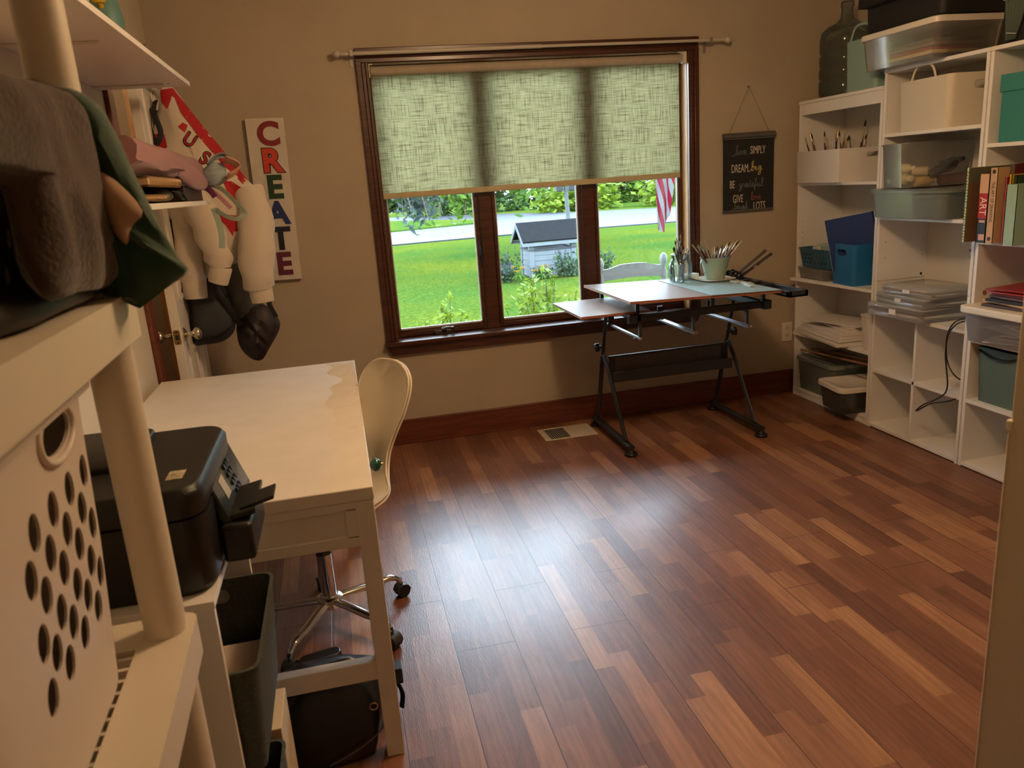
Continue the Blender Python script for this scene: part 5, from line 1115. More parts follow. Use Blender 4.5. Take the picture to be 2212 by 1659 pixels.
# swivel chair
ch = lthing('office_chair', 'cream swivel chair with a chrome star base tucked at the desk', 'chair', (-.43, -1.83, 0), None, (0, 0, math.radians(37)))
m_vin = M('cream_vinyl', (.66, .60, .47), .42, var=.03, vs=6, bump=.05, bs=120)
spine = [(-.225, .462, .12), (-.205, .456, .185), (-.12, .447, .212), (0, .440, .215), (.10, .441, .200), (.165, .447, .170), (.215, .465, .120), (.250, .505, .088), (.272, .555, .082), (.294, .615, .098), (.318, .675, .118), (.342, .730, .126), (.362, .775, .120), (.375, .805, .100), (.384, .828, .066), (.388, .838, .026)]
C3 = catmull([(a, b, c) for a, b, c in spine], 3)
front, back = [], []
n = 14; th = .030
def shell(off, cup):
    R = []
    for i, q in enumerate(C3):
        a = C3[max(0, i-1)]; b = C3[min(len(C3)-1, i+1)]; t = Vector((b.x-a.x, 0, b.y-a.y)).normalized(); nn = Vector((-t.z, 0, t.x))
        row = []
        for k in range(n+1):
            s = -1+2*k/n; bend = cup*(s*s-.3)*.03
            row.append(Vector((q.x, s*q.z, q.y))+nn*(off*(1-abs(s)**4*.8)+bend))
        R.append(row)
    return R
Fr = shell(.020, 1.0); Bk = shell(-.014, 1.0)
rings = [[tuple(p) for p in Fr[i]]+[tuple(p) for p in reversed(Bk[i])] for i in range(len(Fr))]
mb = MB(); mb.loft(rings); mb.build('seat_shell', m_vin, ch, smooth=60)
for off in (.006, -.006):
    pts = [Vector((q.x, s*(q.z+.002), q.y)) for s in (1,) for q in C3] + [Vector((q.x, -(q.z+.002), q.y)) for q in reversed(C3)]
    mb = MB(); nrm = []
    P2 = []
    for i, p in enumerate(pts):
        j = i if i < len(C3) else 2*len(C3)-1-i; a = C3[max(0, j-1)]; b = C3[min(len(C3)-1, j+1)]; t = Vector((b.x-a.x, 0, b.y-a.y)).normalized(); P2.append(p+Vector((-t.z, 0, t.x))*(off+.003+.021*1.0*.7*1.0))
    mb.tube(P2, .0038, 6, closed=True); mb.build('piping', M('piping_vinyl', (.72, .64, .48), .4), ch, smooth=60)
mb = MB(); mb.cyl((0, 0, .085), (0, 0, .275), .0245, None, 24); mb.build('column', m_metal, ch); mb = MB(); mb.cyl((0, 0, .27), (0, 0, .282), .026, .022, 24); mb.cyl((0, 0, .28), (0, 0, .42), .0125, None, 16); mb.build('gas_lift', m_blackp, ch)
mb = MB(); mb.lathe([(.020, .07), (.026, .072), (.028, .09), (.042, .104), (.044, .112), (.036, .118), (.025, .12)], n=28); mb.build('hub', m_metal, ch, smooth=50)
mb = MB(); mb.box(-.10, .10, -.07, .07, .408, .425); mb.cyl((0, 0, .40), (0, 0, .43), .035); mb.tube([(0, .05, .412), (.02, .2, .405)], .005); mb.build('seat_plate', m_blackp, ch, bevel=.003)
for k in range(5):
    a = math.radians(26-37+72*k); cx, cy = math.cos(a), math.sin(a); q = lambda r, z: (r*cx, r*cy, z)
    mb = MB(); mb.tube(catmull([q(.02, .100), q(.09, .096), (.17*cx, .17*cy, .088), q(.225, .088), q(.256, .074), q(.268, .055)], 5), [(.0115, .017)]*12+[(.011, .015)]*6+[(.009, .011)]*8, 10, flat=(0, 0, 1)); mb.build('base_arm', m_metal, ch, smooth=60)
    mb = MB(); px_, py_ = -cy, cx
    for s in (-1, 1): c0 = Vector((.272*cx+s*.010*px_, .272*cy+s*.010*py_, .024)); mb.cyl(c0-Vector((px_, py_, 0))*.0075, c0+Vector((px_, py_, 0))*.0075, .024, None, 20)
    cs_ = mb.build('caster', m_blackp, ch); mb = MB(); c0 = Vector((.272*cx, .272*cy, .024))
    R = []
    for s in (-1, 1): R.append([tuple(c0+Vector((px_, py_, 0))*.019*s+Vector((cx*r*math.cos(t), cy*r*math.cos(t), r*math.sin(t)))) for r, ts in ((.026, [math.pi*j/8 for j in range(9)]), (.0245, [math.pi*j/8 for j in range(8, -1, -1)])) for t in ts])
    mb.loft(R); mb.cyl(tuple(c0+Vector((0, 0, .022))), tuple(c0+Vector((-cx*.004, -cy*.004, .048))), .006); mb.build('caster_hood', M('dark_grey_plastic', (.035, .038, .042), .4), cs_)

# cube unit with the printer on top
cu = thing('cube_unit', 'white two cube storage unit carrying the black printer', 'storage unit', (-.74, -2.765, 0))
for y in (-2.982, -2.560): B('side_panel', m_white, cu, (-.935, -.542, y, y+.014, 0, .746), bevel=.001)
for z, nm in ((.746, 'top_board'), (.366, 'shelf_board'), (.02, 'shelf_board')): B(nm, m_white, cu, (-.935, -.540, -2.984, -2.544, z, z+.014) if nm == 'top_board' else (-.935, -.542, -2.968, -2.560, z, z+.014), bevel=.001)
B('back_panel', m_back, cu, (-.937, -.933, -2.98, -2.548, .02, .746))
m_felt = M('grey_green_weave', (.060, .072, .060), .8, var=.25, vs=160, bump=.35, bs=260)
sb = thing('storage_bin', 'grey green woven bin pulled out of the upper cube under the printer', 'storage bin', (-.66, -2.775, .380))
mb = MB(); mb.open_bin(-.665, -2.775, .3805, .605, .31, .345, .345, .378, .028, .004, lip=.004); o = mb.build('bin_body', m_felt, sb, smooth=40)
c = MB(); c.prism(rr(.10, .032, .015, 5, -.64, .565), -.04, .04, T=frame((0, -2.59, 0), (1, 0, 0), (0, 0, 1))); boolean(o, c)
o = MB().box(-.80, -.515, -2.925, -2.635, .385, .47).build('paper_ream', M('pinkish_paper', (.60, .48, .40), .7), None, off=(-.66, -2.78, .385), bevel=.002); tag(o, 'stack of plain paper lying in the woven bin under the printer', 'paper')
sb2 = thing('storage_bin', 'grey green woven bin in the lower cube under the printer', 'storage bin', (-.66, -2.85, .034))
mb = MB(); mb.open_bin(-.665, -2.86, .0345, .30, .32, .19, .33, .20, .02, .004, lip=.004); mb.build('bin_body', m_felt, sb2, smooth=40)
o = MB().box(-.84, -.505, -2.745, -2.60, .0345, .315).build('cream_carton', M('cream_carton_card', (.62, .50, .33), .7), None, off=(-.68, -2.67, .035), bevel=.002); tag(o, 'cream carton beside the bin in the lower cube', 'carton')
pr = thing('printer', 'black multifunction printer with its paper tray folded out', 'printer', (-.73, -2.765, .76)); m_pr = M('printer_black', (.008, .0082, .008), .45, bump=.03, bs=300); m_prg = M('printer_gloss', (.012, .016, .014), .22)
mb = MB(); mb.loft([[(x, y, z) for x, y in rr(w, d, .045, 6, -.735, -2.765)] for w, d, z in ((.38, .37, .7605), (.395, .385, .775), (.395, .385, .900))]); mb.build('printer_body', m_pr, pr, smooth=35)
mb = MB(); mb.loft([[(x, y, z) for x, y in rr(w, d, .045, 6, -.737, -2.765)] for w, d, z in ((.395, .388, .903), (.400, .392, .908), (.400, .392, .945), (.385, .378, .957))]); mb.build('scanner_lid', m_pr, pr, smooth=35, bevel=.003)
mb = MB(); mb.loft([[(x, y, z) for x, y in rr(w, d, .02, 5, -.80, -2.70)] for w, d, z in ((.25, .23, .955), (.25, .23, .968), (.23, .21, .975))]); mb.build('document_feeder', m_pr, pr, smooth=35, bevel=.003)
mb = MB(); T = frame((-.537, -2.72, .875), (0, 1, 0), (-.35, 0, 1)); mb.box(-.13, .13, -.05, .055, -.006, .012, T=T); cp = mb.build('control_panel', m_prg, pr, bevel=.004)
mb = MB()
for r_ in range(4):
    for k in range(3): mb.rbox(.005+.020*k, .028-.018*r_, .012, .015, .012, .010, .004, T=T)
mb.build('keypad', M('dark_buttons', (.004, .004, .004), .5), cp)
mb = MB(); mb.box(-.075, -.035, -.012, .028, .012, .0128, T=T); mb.build('display', M('pale_display', (.45, .42, .32), .3), cp)
mb = MB(); mb.box(-.010, .125, -.055, .058, -.001, .0005, T=T @ Matrix.Translation((0, 0, .0115))); mb.build('panel_trim', m_pr, cp)
mb = MB(); mb.box(-.535, -.478, -2.865, -2.66, .768, .842); mb.build('front_cassette', m_pr, pr, bevel=.008)
mb = MB(); mb.loft([[(-.535, -2.845, .838), (-.535, -2.69, .838), (-.535, -2.69, .850), (-.535, -2.845, .850)], [(-.470, -2.845, .850), (-.470, -2.69, .850), (-.470, -2.69, .862), (-.470, -2.845, .862)]]); ot_ = mb.build('output_tray', m_pr, pr, smooth=0, bevel=.003)
mb = MB(); mb.loft([[(-.500, -2.83, .853), (-.500, -2.765, .853), (-.500, -2.765, .860), (-.500, -2.83, .860)], [(-.436, -2.83, .868), (-.436, -2.765, .868), (-.436, -2.765, .876), (-.436, -2.83, .876)]]); mb.build('tray_flap', m_pr, ot_, smooth=0, bevel=.002)
mb = MB(); mb.box(-.60, -.572, -2.90, -2.855, .9572, .9576); mb.build('sticker', M('printer_sticker', (.40, .34, .24), .6, var=.5, vs=120), pr)
mb = MB(); mb.box(-.536, -.5355, -2.63, -2.60, .80, .85); mb.build('sticker', MATS['printer_sticker'], pr)
# bag under the desk
m_nyl = M('black_glossy_nylon', (.006, .0062, .009), .28, bump=.12, bs=14)
bg = thing('duffel_bag', 'black nylon duffel bag slumped on the floor under the desk', 'bag', (-.44, -2.42, 0))
mb = MB(); R = []
HB = (.03, .15, .205, .215, .200, .165, .135, .115, .10, .085, .07, .03)
for i in range(23):
    s = i/22; y = -2.515+.42*s; f = s*11; k0 = min(int(f), 10); h_ = HB[k0]+(HB[k0+1]-HB[k0])*(f-k0); w_ = .185*(math.sin(math.pi*min(1, max(0, .07+.87*s)))**.3)
    ring_ = []
    for k in range(30):
        a = 2*math.pi*k/30; x = -.445+w_*math.copysign(abs(math.cos(a))**.7, math.cos(a)); z = .006+h_*(.5+.5*math.copysign(abs(math.sin(a))**.7, math.sin(a))); q = Vector((x, y, z))
        f_ = .016*nz3(q, 11, 2)+.012*abs(nz3(q, 19, 3))-.006
        ring_.append((x+f_*math.cos(a), y+.6*f_, max(.003, z+f_*max(0, math.sin(a))*1.5)))
    R.append(ring_)
mb.loft(R); mb.build('bag_body', m_nyl, bg, smooth=60)
mb = MB(); mb.tube(catmull([(-.52, -2.50, .18), (-.47, -2.47, .226), (-.42, -2.40, .205), (-.40, -2.33, .160), (-.42, -2.24, .125)], 6), (.002, .013), 8, flat=(0, 0, 1)); mb.build('carry_strap', m_blackp, bg, smooth=60)
mb = MB(); mb.tube(catmull([(-.262, -2.40, .135), (-.256, -2.46, .125), (-.30, -2.512, .085), (-.36, -2.525, .05), (-.44, -2.53, .02)], 6), .0022, 6); mb.build('piping', M('grey_piping', (.10, .10, .10), .5), bg)
mb = MB(); mb.box(-.262, -.232, -2.40, -2.36, .125, .170); mb.tube(catmull([(-.255, -2.38, .13), (-.238, -2.39, .09), (-.245, -2.40, .05)], 4), (.002, .010), 6); mb.build('buckle_strap', m_blackp, bg, bevel=.003)
mb = MB(); mb.tube([(-.315+.010*math.cos(a), -2.515, .155+.010*math.sin(a)) for a in [2*math.pi*k/16 for k in range(16)]], .002, 6, closed=True); mb.build('ring', M('gold_ring', (.6, .45, .2), .25, metal=1), bg)
tag(MB().rbox(0, 0, 0, .020, .13, .05, .02).build('black_shoe', m_blackp, None, bevel=.006), 'low black item on the floor behind the duffel bag', 'pouch')
o = bpy.data.objects['black_shoe']; o.name = 'dark_pouch'; o.location = (-.47, -2.02, 0); o.rotation_euler = (0, 0, .2)

# wall shelves over the desk
SX = -.72
for z, l_, nm in ((1.833, 'upper white wall shelf reaching to the closet door', 'a'), (1.404, 'lower white wall shelf crowded with cloth and notebooks', 'b')):
    t = thing('wall_shelf', l_, 'shelf', (-.87, -1.7, z), 'white wall shelves over the desk')
    B('shelf_board', m_white, t, (XL+.001, SX, -2.46, -1.006, z, z+.016), bevel=.001)
    for y in (-1.10, -1.92): B('bracket', M('bracket_white', (.70, .66, .60), .5), t, (XL+.001, SX-.075, y-.012, y+.012, z-.004, z), bevel=.002)
    mb = MB(); mb.cyl((SX-.06, -1.10, z-.0006), (SX-.06, -1.10, z+.002), .0045, None, 10); mb.build('screw_hole', pins, t)
# decorations
t = thing('teal_ornament', 'teal and yellow ornament standing on the upper wall shelf', 'ornament', (-.93, -1.12, 1.849)); m_or = M('teal_ornament_paint', (.13, .28, .26), .5)
mb = MB(); mb.lathe([(.045, 0), (.05, .01), (.035, .05), (.040, .12), (.055, .20), (.045, .26), (.02, .30)], (-.945, -1.09, 1.849), 20); mb.build('ornament_body', m_or, t, smooth=60)
mb = MB(); mb.lathe([(.018, 0), (.026, .015), (.018, .035), (.004, .045)], (-.945, -1.16, 2.09), 12); mb.cyl((-.945, -1.10, 2.05), (-.945, -1.155, 2.10), .008); mb.build('ornament_flower', M('yellow_paint', (.65, .42, .03), .5), t, smooth=60)
m_pink = M('dusty_pink_cloth', rgb(150, 106, 112), .85, sheen=.2)
t = thing('pink_cloth', 'folded dusty pink cloth lying along the lower wall shelf', 'cloth', (-.85, -1.5, 1.50))
mb = MB(); R = []
for i in range(24):
    s = i/23; y = -2.10+1.06*s; zc = 1.548-.012*s; hz_ = .050*(1 if s < .9 else (1-(s-.9)*3)); hx_ = .15
    R.append([(-.865+hx_*math.copysign(abs(math.cos(a))**.6, math.cos(a))+.012*nz3((0, y, math.sin(a)), 4, 1), y, zc-.012*math.cos(a)*0+hz_*math.copysign(abs(math.sin(a))**.7, math.sin(a))+.010*nz3((math.cos(a), y*1.2, math.sin(a)), 3.2, 5)) for a in [2*math.pi*k/28 for k in range(28)]])
mb.loft(R); mb.build('cloth_fold', m_pink, t, smooth=60)
mb = MB(); R = []
for i in range(16):
    s = i/15; y = -1.50+.50*s; w_ = .04*math.sin(math.pi*min(1, .12+.8*s))
    R.append([(-.735+.05*s*0+w_*math.cos(a)*.6+.02*s, y, 1.515-.035*s+w_*math.sin(a)+.006*nz3((math.cos(a), y*5, math.sin(a)), 3, 8)) for a in [2*math.pi*k/18 for k in range(18)]])
mb.loft(R); mb.build('cloth_fold', m_pink, t, smooth=60)
sc = thing('hair_bow', 'grey striped bow with trailing pale ribbons at the end of the lower wall shelf', 'bow', (-.68, -1.06, 1.50))
m_bow = M('grey_blue_ribbon', rgb(140, 154, 156), .6, var=.25, vs=2, stretch=(10, 10, 160)); m_bowb = M('peach_lining', rgb(186, 140, 116), .6, var=.2, vs=20); m_rib = M('pale_teal_ribbon', rgb(150, 166, 150), .5); m_ribp = M('mauve_ribbon', rgb(176, 122, 128), .5)
mb = MB(); R = []
for i in range(12):
    s = i/11; x = -.72+.085*s; r_ = .012+.030*math.sin(math.pi*(.1+.8*s))
    R.append([(x, -1.07+r_*.7*math.cos(a), 1.505+.012*s+r_*math.sin(a)+.004*math.sin(a*5+s*7)) for a in [2*math.pi*k/20 for k in range(20)]])
mb.loft(R); mb.build('bow_loop', m_bow, sc, smooth=60)
mb = MB(); mb.grid(lambda u, v: (-.64+.045*math.sin(u*3.14)*1.0+.02*v, -1.085-.03*v, 1.50+.065*u-.012*math.sin(v*6)), 14, 6); mb.build('bow_lining', m_bowb, sc, smooth=180, solid=.003)
mb = MB(); mb.grid(lambda u, v: (-.70+.095*u, -1.07+.02*math.sin(v*3), 1.535+.035*math.sin(u*2.6)+.018*v), 14, 6); mb.build('bow_loop', m_bow, sc, smooth=180, solid=.003)
mb = MB(); mb.tube(catmull([(-.70, -1.07, 1.478), (-.655, -1.085, 1.455), (-.61, -1.10, 1.40), (-.588, -1.10, 1.362), (-.62, -1.10, 1.345), (-.66, -1.09, 1.36), (-.69, -1.08, 1.385)], 8), (.0008, .010), 6, flat=(.3, 1, .3)); mb.build('ribbon_tail', m_rib, sc, smooth=60)
mb = MB(); mb.tube(catmull([(-.70, -1.07, 1.39), (-.688, -1.085, 1.34), (-.684, -1.09, 1.29), (-.690, -1.09, 1.24)], 8), (.0008, .013), 6, flat=(0, 1, 0)); mb.build('ribbon_tail', m_rib, sc, smooth=60)
mb = MB(); mb.tube(catmull([(-.715, -1.065, 1.475), (-.68, -1.08, 1.44), (-.65, -1.09, 1.405), (-.635, -1.09, 1.385)], 8), (.0008, .009), 6, flat=(0, 1, 0)); mb.build('ribbon_tail', m_ribp, sc, smooth=60)
mb = MB(); mb.tube(catmull([(-.725, -1.08, 1.475), (-.70, -1.09, 1.455), (-.685, -1.09, 1.43)], 6), (.003, .012), 6, flat=(0, 1, 0)); mb.build('ribbon_end', M('purple_ribbon', rgb(86, 34, 74), .5), sc, smooth=60)
o = MB().box(-.98, -.738, -1.40, -1.03, 1.4205, 1.470).build('maroon_box', M('dark_maroon_card', rgb(44, 18, 22), .5), None, off=(-.86, -1.2, 1.42), bevel=.002); tag(o, 'dark maroon box on the lower wall shelf under the purple one', 'box')
t = thing('purple_box', 'purple box with a silver clasp on the lower wall shelf', 'box', (-.86, -1.25, 1.4705)); mb = MB(); mb.box(-.97, -.735, -1.48, -1.035, 1.4705, 1.502); mb.build('box_body', M('deep_purple_card', rgb(58, 26, 56), .5), t, bevel=.002); mb = MB(); mb.box(-.7352, -.733, -1.14, -1.12, 1.476, 1.499); mb.build('clasp', m_metal, t)
def notebook(label, x0, x1, y0, y1, z, th, rz=0):
    t = lthing('spiral_notebook', label, 'notebook', ((x0+x1)/2, (y0+y1)/2, z), 'spiral notebooks on the lower wall shelf', (0, 0, rz)); w_, d_ = (x1-x0)/2, (y1-y0)/2
    mb = MB(); mb.box(-w_, w_, -d_, d_, 0, th); mb.build('notebook_pages', M('aged_paper', rgb(190, 160, 118), .8), t, bevel=.001)
    mb = MB(); mb.box(-w_-.002, w_+.002, -d_-.002, d_+.002, th, th+.002); mb.box(-w_-.002, w_+.002, -d_-.002, d_+.002, -.0005, .0005); mb.build('notebook_cover', M('kraft_cover', rgb(120, 84, 52), .7), t)
    for k in range(24):
        y = -d_+.01+(2*d_-.02)*k/23; mb = MB(); mb.tube([(w_-.004+.010*math.cos(a), y, th/2+(th/2+.004)*math.sin(a)) for a in [2*math.pi*j/14 for j in range(14)]], .0013, 5, closed=True); mb.build('wire_ring', M('wire_ring_metal', rgb(176, 146, 110), .35, metal=.6), t, smooth=60)
notebook('fat spiral notebook with wire rings on the lower wall shelf', -.93, -.738, -1.93, -1.46, 1.470, .020)
notebook('thin spiral notebook at the bottom of the lower wall shelf', -.93, -.745, -2.25, -1.66, 1.4315, .009)
t = thing('tree_card_rack', 'black card rack with three mint green trees on the lower wall shelf', 'rack', (-.77, -1.85, 1.494)); mb = MB(); mb.box(-.80, -.762, -2.06, -1.56, 1.4945, 1.500); mb.box(-.772, -.766, -2.06, -1.56, 1.560, 1.566)
for y in (-2.06, -1.574): mb.box(-.776, -.764, y, y+.014, 1.4945, 1.566)
mb.build('rack_frame', m_blackp, t, bevel=.001)
for k, y in enumerate((-1.95, -1.79, -1.655)):
    mb = MB(); pts_l, pts_r = [], []
    for j in range(9):
        s = j/8; w_ = (.003+.016*(s**.8))*(1 if j % 2 == 0 else .62); pts_l.append((y-w_, 1.562-.06*s)); pts_r.append((y+w_, 1.562-.06*s))
    poly = [(y, 1.566)]+pts_r+pts_l[::-1]; mb.loft([[(-.763, a, b) for a, b in poly], [(-.759, a, b) for a, b in poly]]); mb.build('tree_cutout', M('mint_tree', rgb(150, 176, 146), .5), t, smooth=0)
t = thing('black_pouch', 'small black pouch with glossy strings on the lower wall shelf', 'pouch', (-.80, -1.62, 1.4205)); mb = pillow([(-.80, -1.72, 1.43), (-.80, -1.66, 1.466), (-.80, -1.55, 1.468), (-.80, -1.48, 1.45), (-.80, -1.45, 1.425), (-.80, -1.58, 1.4215)], (1, 0, 0), .05, .05, .008, 20, 4); mb.build('pouch_body', m_nyl, t, smooth=60)
rng = random.Random(2); mb = MB()
for k in range(6): y = -1.56+.02*k; mb.tube(catmull([(-.75, y, 1.455), (-.735, y+.03, 1.44+rng.uniform(-.01, .01)), (-.733, y+.06, 1.426)], 5), .002, 5)
mb.build('pouch_string', m_blackp, t, smooth=60)
o = MB().box(-.95, -.728, -1.45, -1.02, 1.4202, 1.4206).build('clear_sleeve', clear('document_sleeve', (.9, .9, .9), haze=.25, hcol=(.6, .55, .5), rough=.1), None, off=(-.84, -1.2, 1.42)); tag(o, 'clear document sleeve flat on the lower wall shelf edge', 'sleeve')

# garments and bags hung on the closet door
m_jw = M('cream_wool_jacket', (.60, .52, .42), .85, bump=.15, bs=70, sheen=.2); m_jr = M('red_felt', rgb(168, 26, 32), .8); m_jk = M('black_felt', (.01, .01, .012), .8)
jk = thing('varsity_jacket', 'cream varsity jacket with red panels hanging on the closet door', 'jacket', (-.80, -.66, 1.05))
body = [(-.884, 1.874), (-.836, 1.876), (-.797, 1.808), (-.740, 1.714), (-.666, 1.599), (-.606, 1.501), (-.560, 1.445), (-.555, 1.38), (-.585, 1.28), (-.66, 1.17), (-.74, 1.14), (-.80, 1.17), (-.84, 1.25), (-.90, 1.30), (-.955, 1.40), (-.965, 1.52), (-.95, 1.626), (-.945, 1.698), (-.905, 1.804)]
fold = lambda q: -.022*math.sin((q.x*1.0+.35*(q.z-1.87))*52)*min(1, max(0, (1.87-q.z)/.22))
jb = pillow([(x, -.66, z) for x, z in body], (0, -1, 0), .055, .05, .008, 9, 1, 4, folds=lambda q: -.011*math.sin((q.x+.42*(1.88-q.z))*60)*min(1, max(0, (1.84-q.z)/.2)))
jb.build('jacket_body', m_jw, jk, smooth=60)
def sleeve(P, rads, nm='sleeve', mat=None, seed=0, parent=None):
    mb = MB(); pts = catmull(P, 6); n = len(pts); rings = []
    for i, p in enumerate(pts):
        t = (pts[min(i+1, n-1)]-pts[max(i-1, 0)]).normalized(); x = Vector((0, 1, 0)).cross(t).normalized(); y = t.cross(x)
        f = i/(n-1)*(len(rads)-1); k = min(int(f), len(rads)-2); r = rads[k]+(rads[k+1]-rads[k])*(f-k)
        rings.append([tuple(p+x*r*math.cos(a)+y*r*.72*math.sin(a)+x*(.005*math.sin(i*.9+2*a+seed)+.010*nz3((math.cos(a)+seed, i*.16, math.sin(a)), 1.6, seed))*math.cos(a)) for a in [2*math.pi*j/22 for j in range(22)]])
    mb.loft(rings); return mb.build(nm, mat or m_jw, parent or jk, smooth=60)
def cuff(a, b, r0, r1, parent=None):
    mb = MB(); a, b = Vector(a), Vector(b); t = (b-a).normalized(); x = Vector((0, 1, 0)).cross(t).normalized(); y = t.cross(x); R = []
    for s, k in ((0, .94), (.08, 1), (.92, 1), (1, .96), (1, .80), (.6, .78)):
        r = r0+(r1-r0)*s; R.append([tuple(a+(b-a)*s+x*r*k*(1+.035*(j % 2))*math.cos(2*math.pi*j/44)+y*r*.72*k*(1+.035*(j % 2))*math.sin(2*math.pi*j/44)) for j in range(44)])
    mb.loft(R); mb.build('cuff', M('cream_rib_knit', (.58, .50, .40), .9), parent or jk, smooth=35)
sleeve([(-.60, -.68, 1.46), (-.585, -.70, 1.36), (-.600, -.71, 1.22), (-.615, -.71, 1.10), (-.612, -.70, 1.035)], [.055, .070, .078, .072, .058], seed=1); cuff((-.612, -.70, 1.045), (-.608, -.70, .972), .050, .046)
sleeve([(-.86, -.70, 1.50), (-.80, -.73, 1.38), (-.775, -.735, 1.28), (-.758, -.735, 1.19), (-.757, -.735, 1.14)], [.05, .062, .060, .055, .044], seed=3); cuff((-.752, -.735, 1.145), (-.778, -.73, 1.075), .044, .040)
d_ = (0, 1, 0)
red1 = [(-.886, 1.868), (-.836, 1.874), (-.797, 1.808), (-.740, 1.714), (-.666, 1.599), (-.600, 1.495), (-.617, 1.478), (-.692, 1.571), (-.766, 1.683), (-.815, 1.770), (-.832, 1.835)]
red1b = [(-.886, 1.868), (-.838, 1.868), (-.846, 1.83), (-.866, 1.79), (-.888, 1.82)]
red2 = [(-.945, 1.70), (-.895, 1.694), (-.892, 1.645), (-.92, 1.622), (-.950, 1.630)]
red3 = [(-.70, 1.52), (-.672, 1.50), (-.615, 1.455), (-.614, 1.41), (-.640, 1.385), (-.685, 1.455)]
red4 = [(-.79, 1.43), (-.755, 1.40), (-.72, 1.36), (-.665, 1.35), (-.640, 1.335), (-.655, 1.283), (-.683, 1.285), (-.690, 1.265), (-.712, 1.315), (-.775, 1.375)]
red5 = [(-.835, 1.72), (-.815, 1.735), (-.798, 1.725), (-.812, 1.695)]
on_surface(jb, [[(x, -.66, z) for x, z in r_] for r_ in (red1, red1b, red2, red3, red4, red5)], d_, .0025).build('red_panel', m_jr, jk, smooth=60)
for ch_, (x, z) in (('U', (-.800, 1.665)), ('S', (-.752, 1.590)), ('A', (-.700, 1.545))):
    for m_, offs, o_ in ((m_jk, .010, .0032), (m_jr, .0, .0045)):
        V, F = text_mesh(ch_, .075, 0, offset=offs*.35, xs=.85); a = math.radians(-38); polys = [[(x+V[i][0]*math.cos(a)-V[i][1]*math.sin(a), -.66, z+V[i][0]*math.sin(a)+V[i][1]*math.cos(a)) for i in f] for f in F]
        on_surface(jb, polys, d_, o_, 1).build('jacket_letter', m_, jk, smooth=60)
j2 = thing('cream_jacket', 'second cream jacket behind the varsity one with its sleeves hanging', 'jacket', (-.90, -.55, 1.0))
mb = pillow([(x, -.57, z) for x, z in ((-.91, 1.83), (-.86, 1.84), (-.80, 1.70), (-.79, 1.40), (-.775, 1.21), (-.80, 1.19), (-.91, 1.16), (-.95, 1.22), (-.945, 1.45), (-.95, 1.70))], (0, -1, 0), .035, .03, .008, 9, 5, 4); mb.build('jacket_body', m_jw, j2, smooth=60)
sleeve([(-.885, -.63, 1.46), (-.885, -.65, 1.32), (-.885, -.655, 1.18), (-.888, -.65, 1.085)], [.040, .052, .056, .050], seed=5, parent=j2); cuff((-.887, -.65, 1.09), (-.890, -.65, 1.010), .050, .047, j2)
sleeve([(-.815, -.60, 1.45), (-.80, -.61, 1.35), (-.79, -.62, 1.24), (-.80, -.62, 1.15)], [.04, .046, .046, .042], seed=8, parent=j2); cuff((-.80, -.62, 1.16), (-.815, -.62, 1.09), .042, .040, j2)
m_bpk = M('charcoal_ripstop', rgb(50, 51, 55), .75, bump=.15, bs=150); m_strap = M('black_webbing', (.009, .009, .010), .7)
bp_ = thing('backpack', 'charcoal backpack hanging behind the door knob under the jackets', 'backpack', (-.86, -.62, .79))
bpb = pillow([(x, -.56, z) for x, z in ((-.945, 1.13), (-.86, 1.15), (-.80, 1.10), (-.765, .98), (-.755, .88), (-.775, .825), (-.83, .792), (-.90, .788), (-.948, .80), (-.945, .95))], (0, -1, 0), .080, .07, .014, 13, 3, 4, prof=4); bpb.build('pack_body', m_bpk, bp_, smooth=60)
on_surface(bpb, [[(x, -.56, z) for x, z in P_] for P_ in ([(-.943, .985), (-.765, 1.01), (-.763, .995), (-.943, .968)], [(-.935, .825), (-.83, .835), (-.77, .868), (-.775, .852), (-.83, .818), (-.935, .808)], [(-.944, 1.05), (-.928, 1.05), (-.926, .82), (-.944, .82)])], d_, .003).build('zip_band', m_strap, bp_, smooth=60)
mb = MB(); mb.tube(catmull([(-.93, -.58, 1.80), (-.955, -.63, 1.62), (-.945, -.64, 1.45), (-.93, -.64, 1.2), (-.935, -.62, 1.08)], 8), (.003, .016), 8, flat=(0, 1, 0)); mb.build('pack_strap', m_strap, bp_, smooth=60)
mb = MB(); mb.tube(catmull([(-.93, -.56, 1.84), (-.915, -.72, 1.78), (-.90, -.735, 1.70), (-.925, -.73, 1.66), (-.945, -.70, 1.72), (-.94, -.66, 1.80)], 8), (.003, .011), 8, flat=(0, 1, 0)); mb.build('pack_strap', m_strap, bp_, smooth=60)
mb = MB(); mb.tube(catmull([(-.82, -.62, 1.10), (-.79, -.645, 1.02), (-.755, -.62, .93), (-.735, -.58, .86)], 8), (.003, .013), 8, flat=(0, 1, 0)); mb.build('pack_strap', m_strap, bp_, smooth=60)
sk = thing('drawstring_sack', 'plum and grey drawstring sack hanging beside the backpack', 'bag', (-.67, -.5, .67))
mb = pillow([(x, -.47, z) for x, z in ((-.755, .885), (-.69, .94), (-.625, .930), (-.573, .858), (-.578, .804), (-.632, .725), (-.682, .667), (-.742, .700), (-.770, .775))], (0, -1, 0), .070, .06, .012, 10, 7, 4, folds=lambda q: .010*math.sin((q.x*.6+q.z)*85+4*q.x*20)); mb.build('sack_body', M('plum_nylon', rgb(46, 38, 42), .55, bump=.2, bs=16), sk, smooth=60)
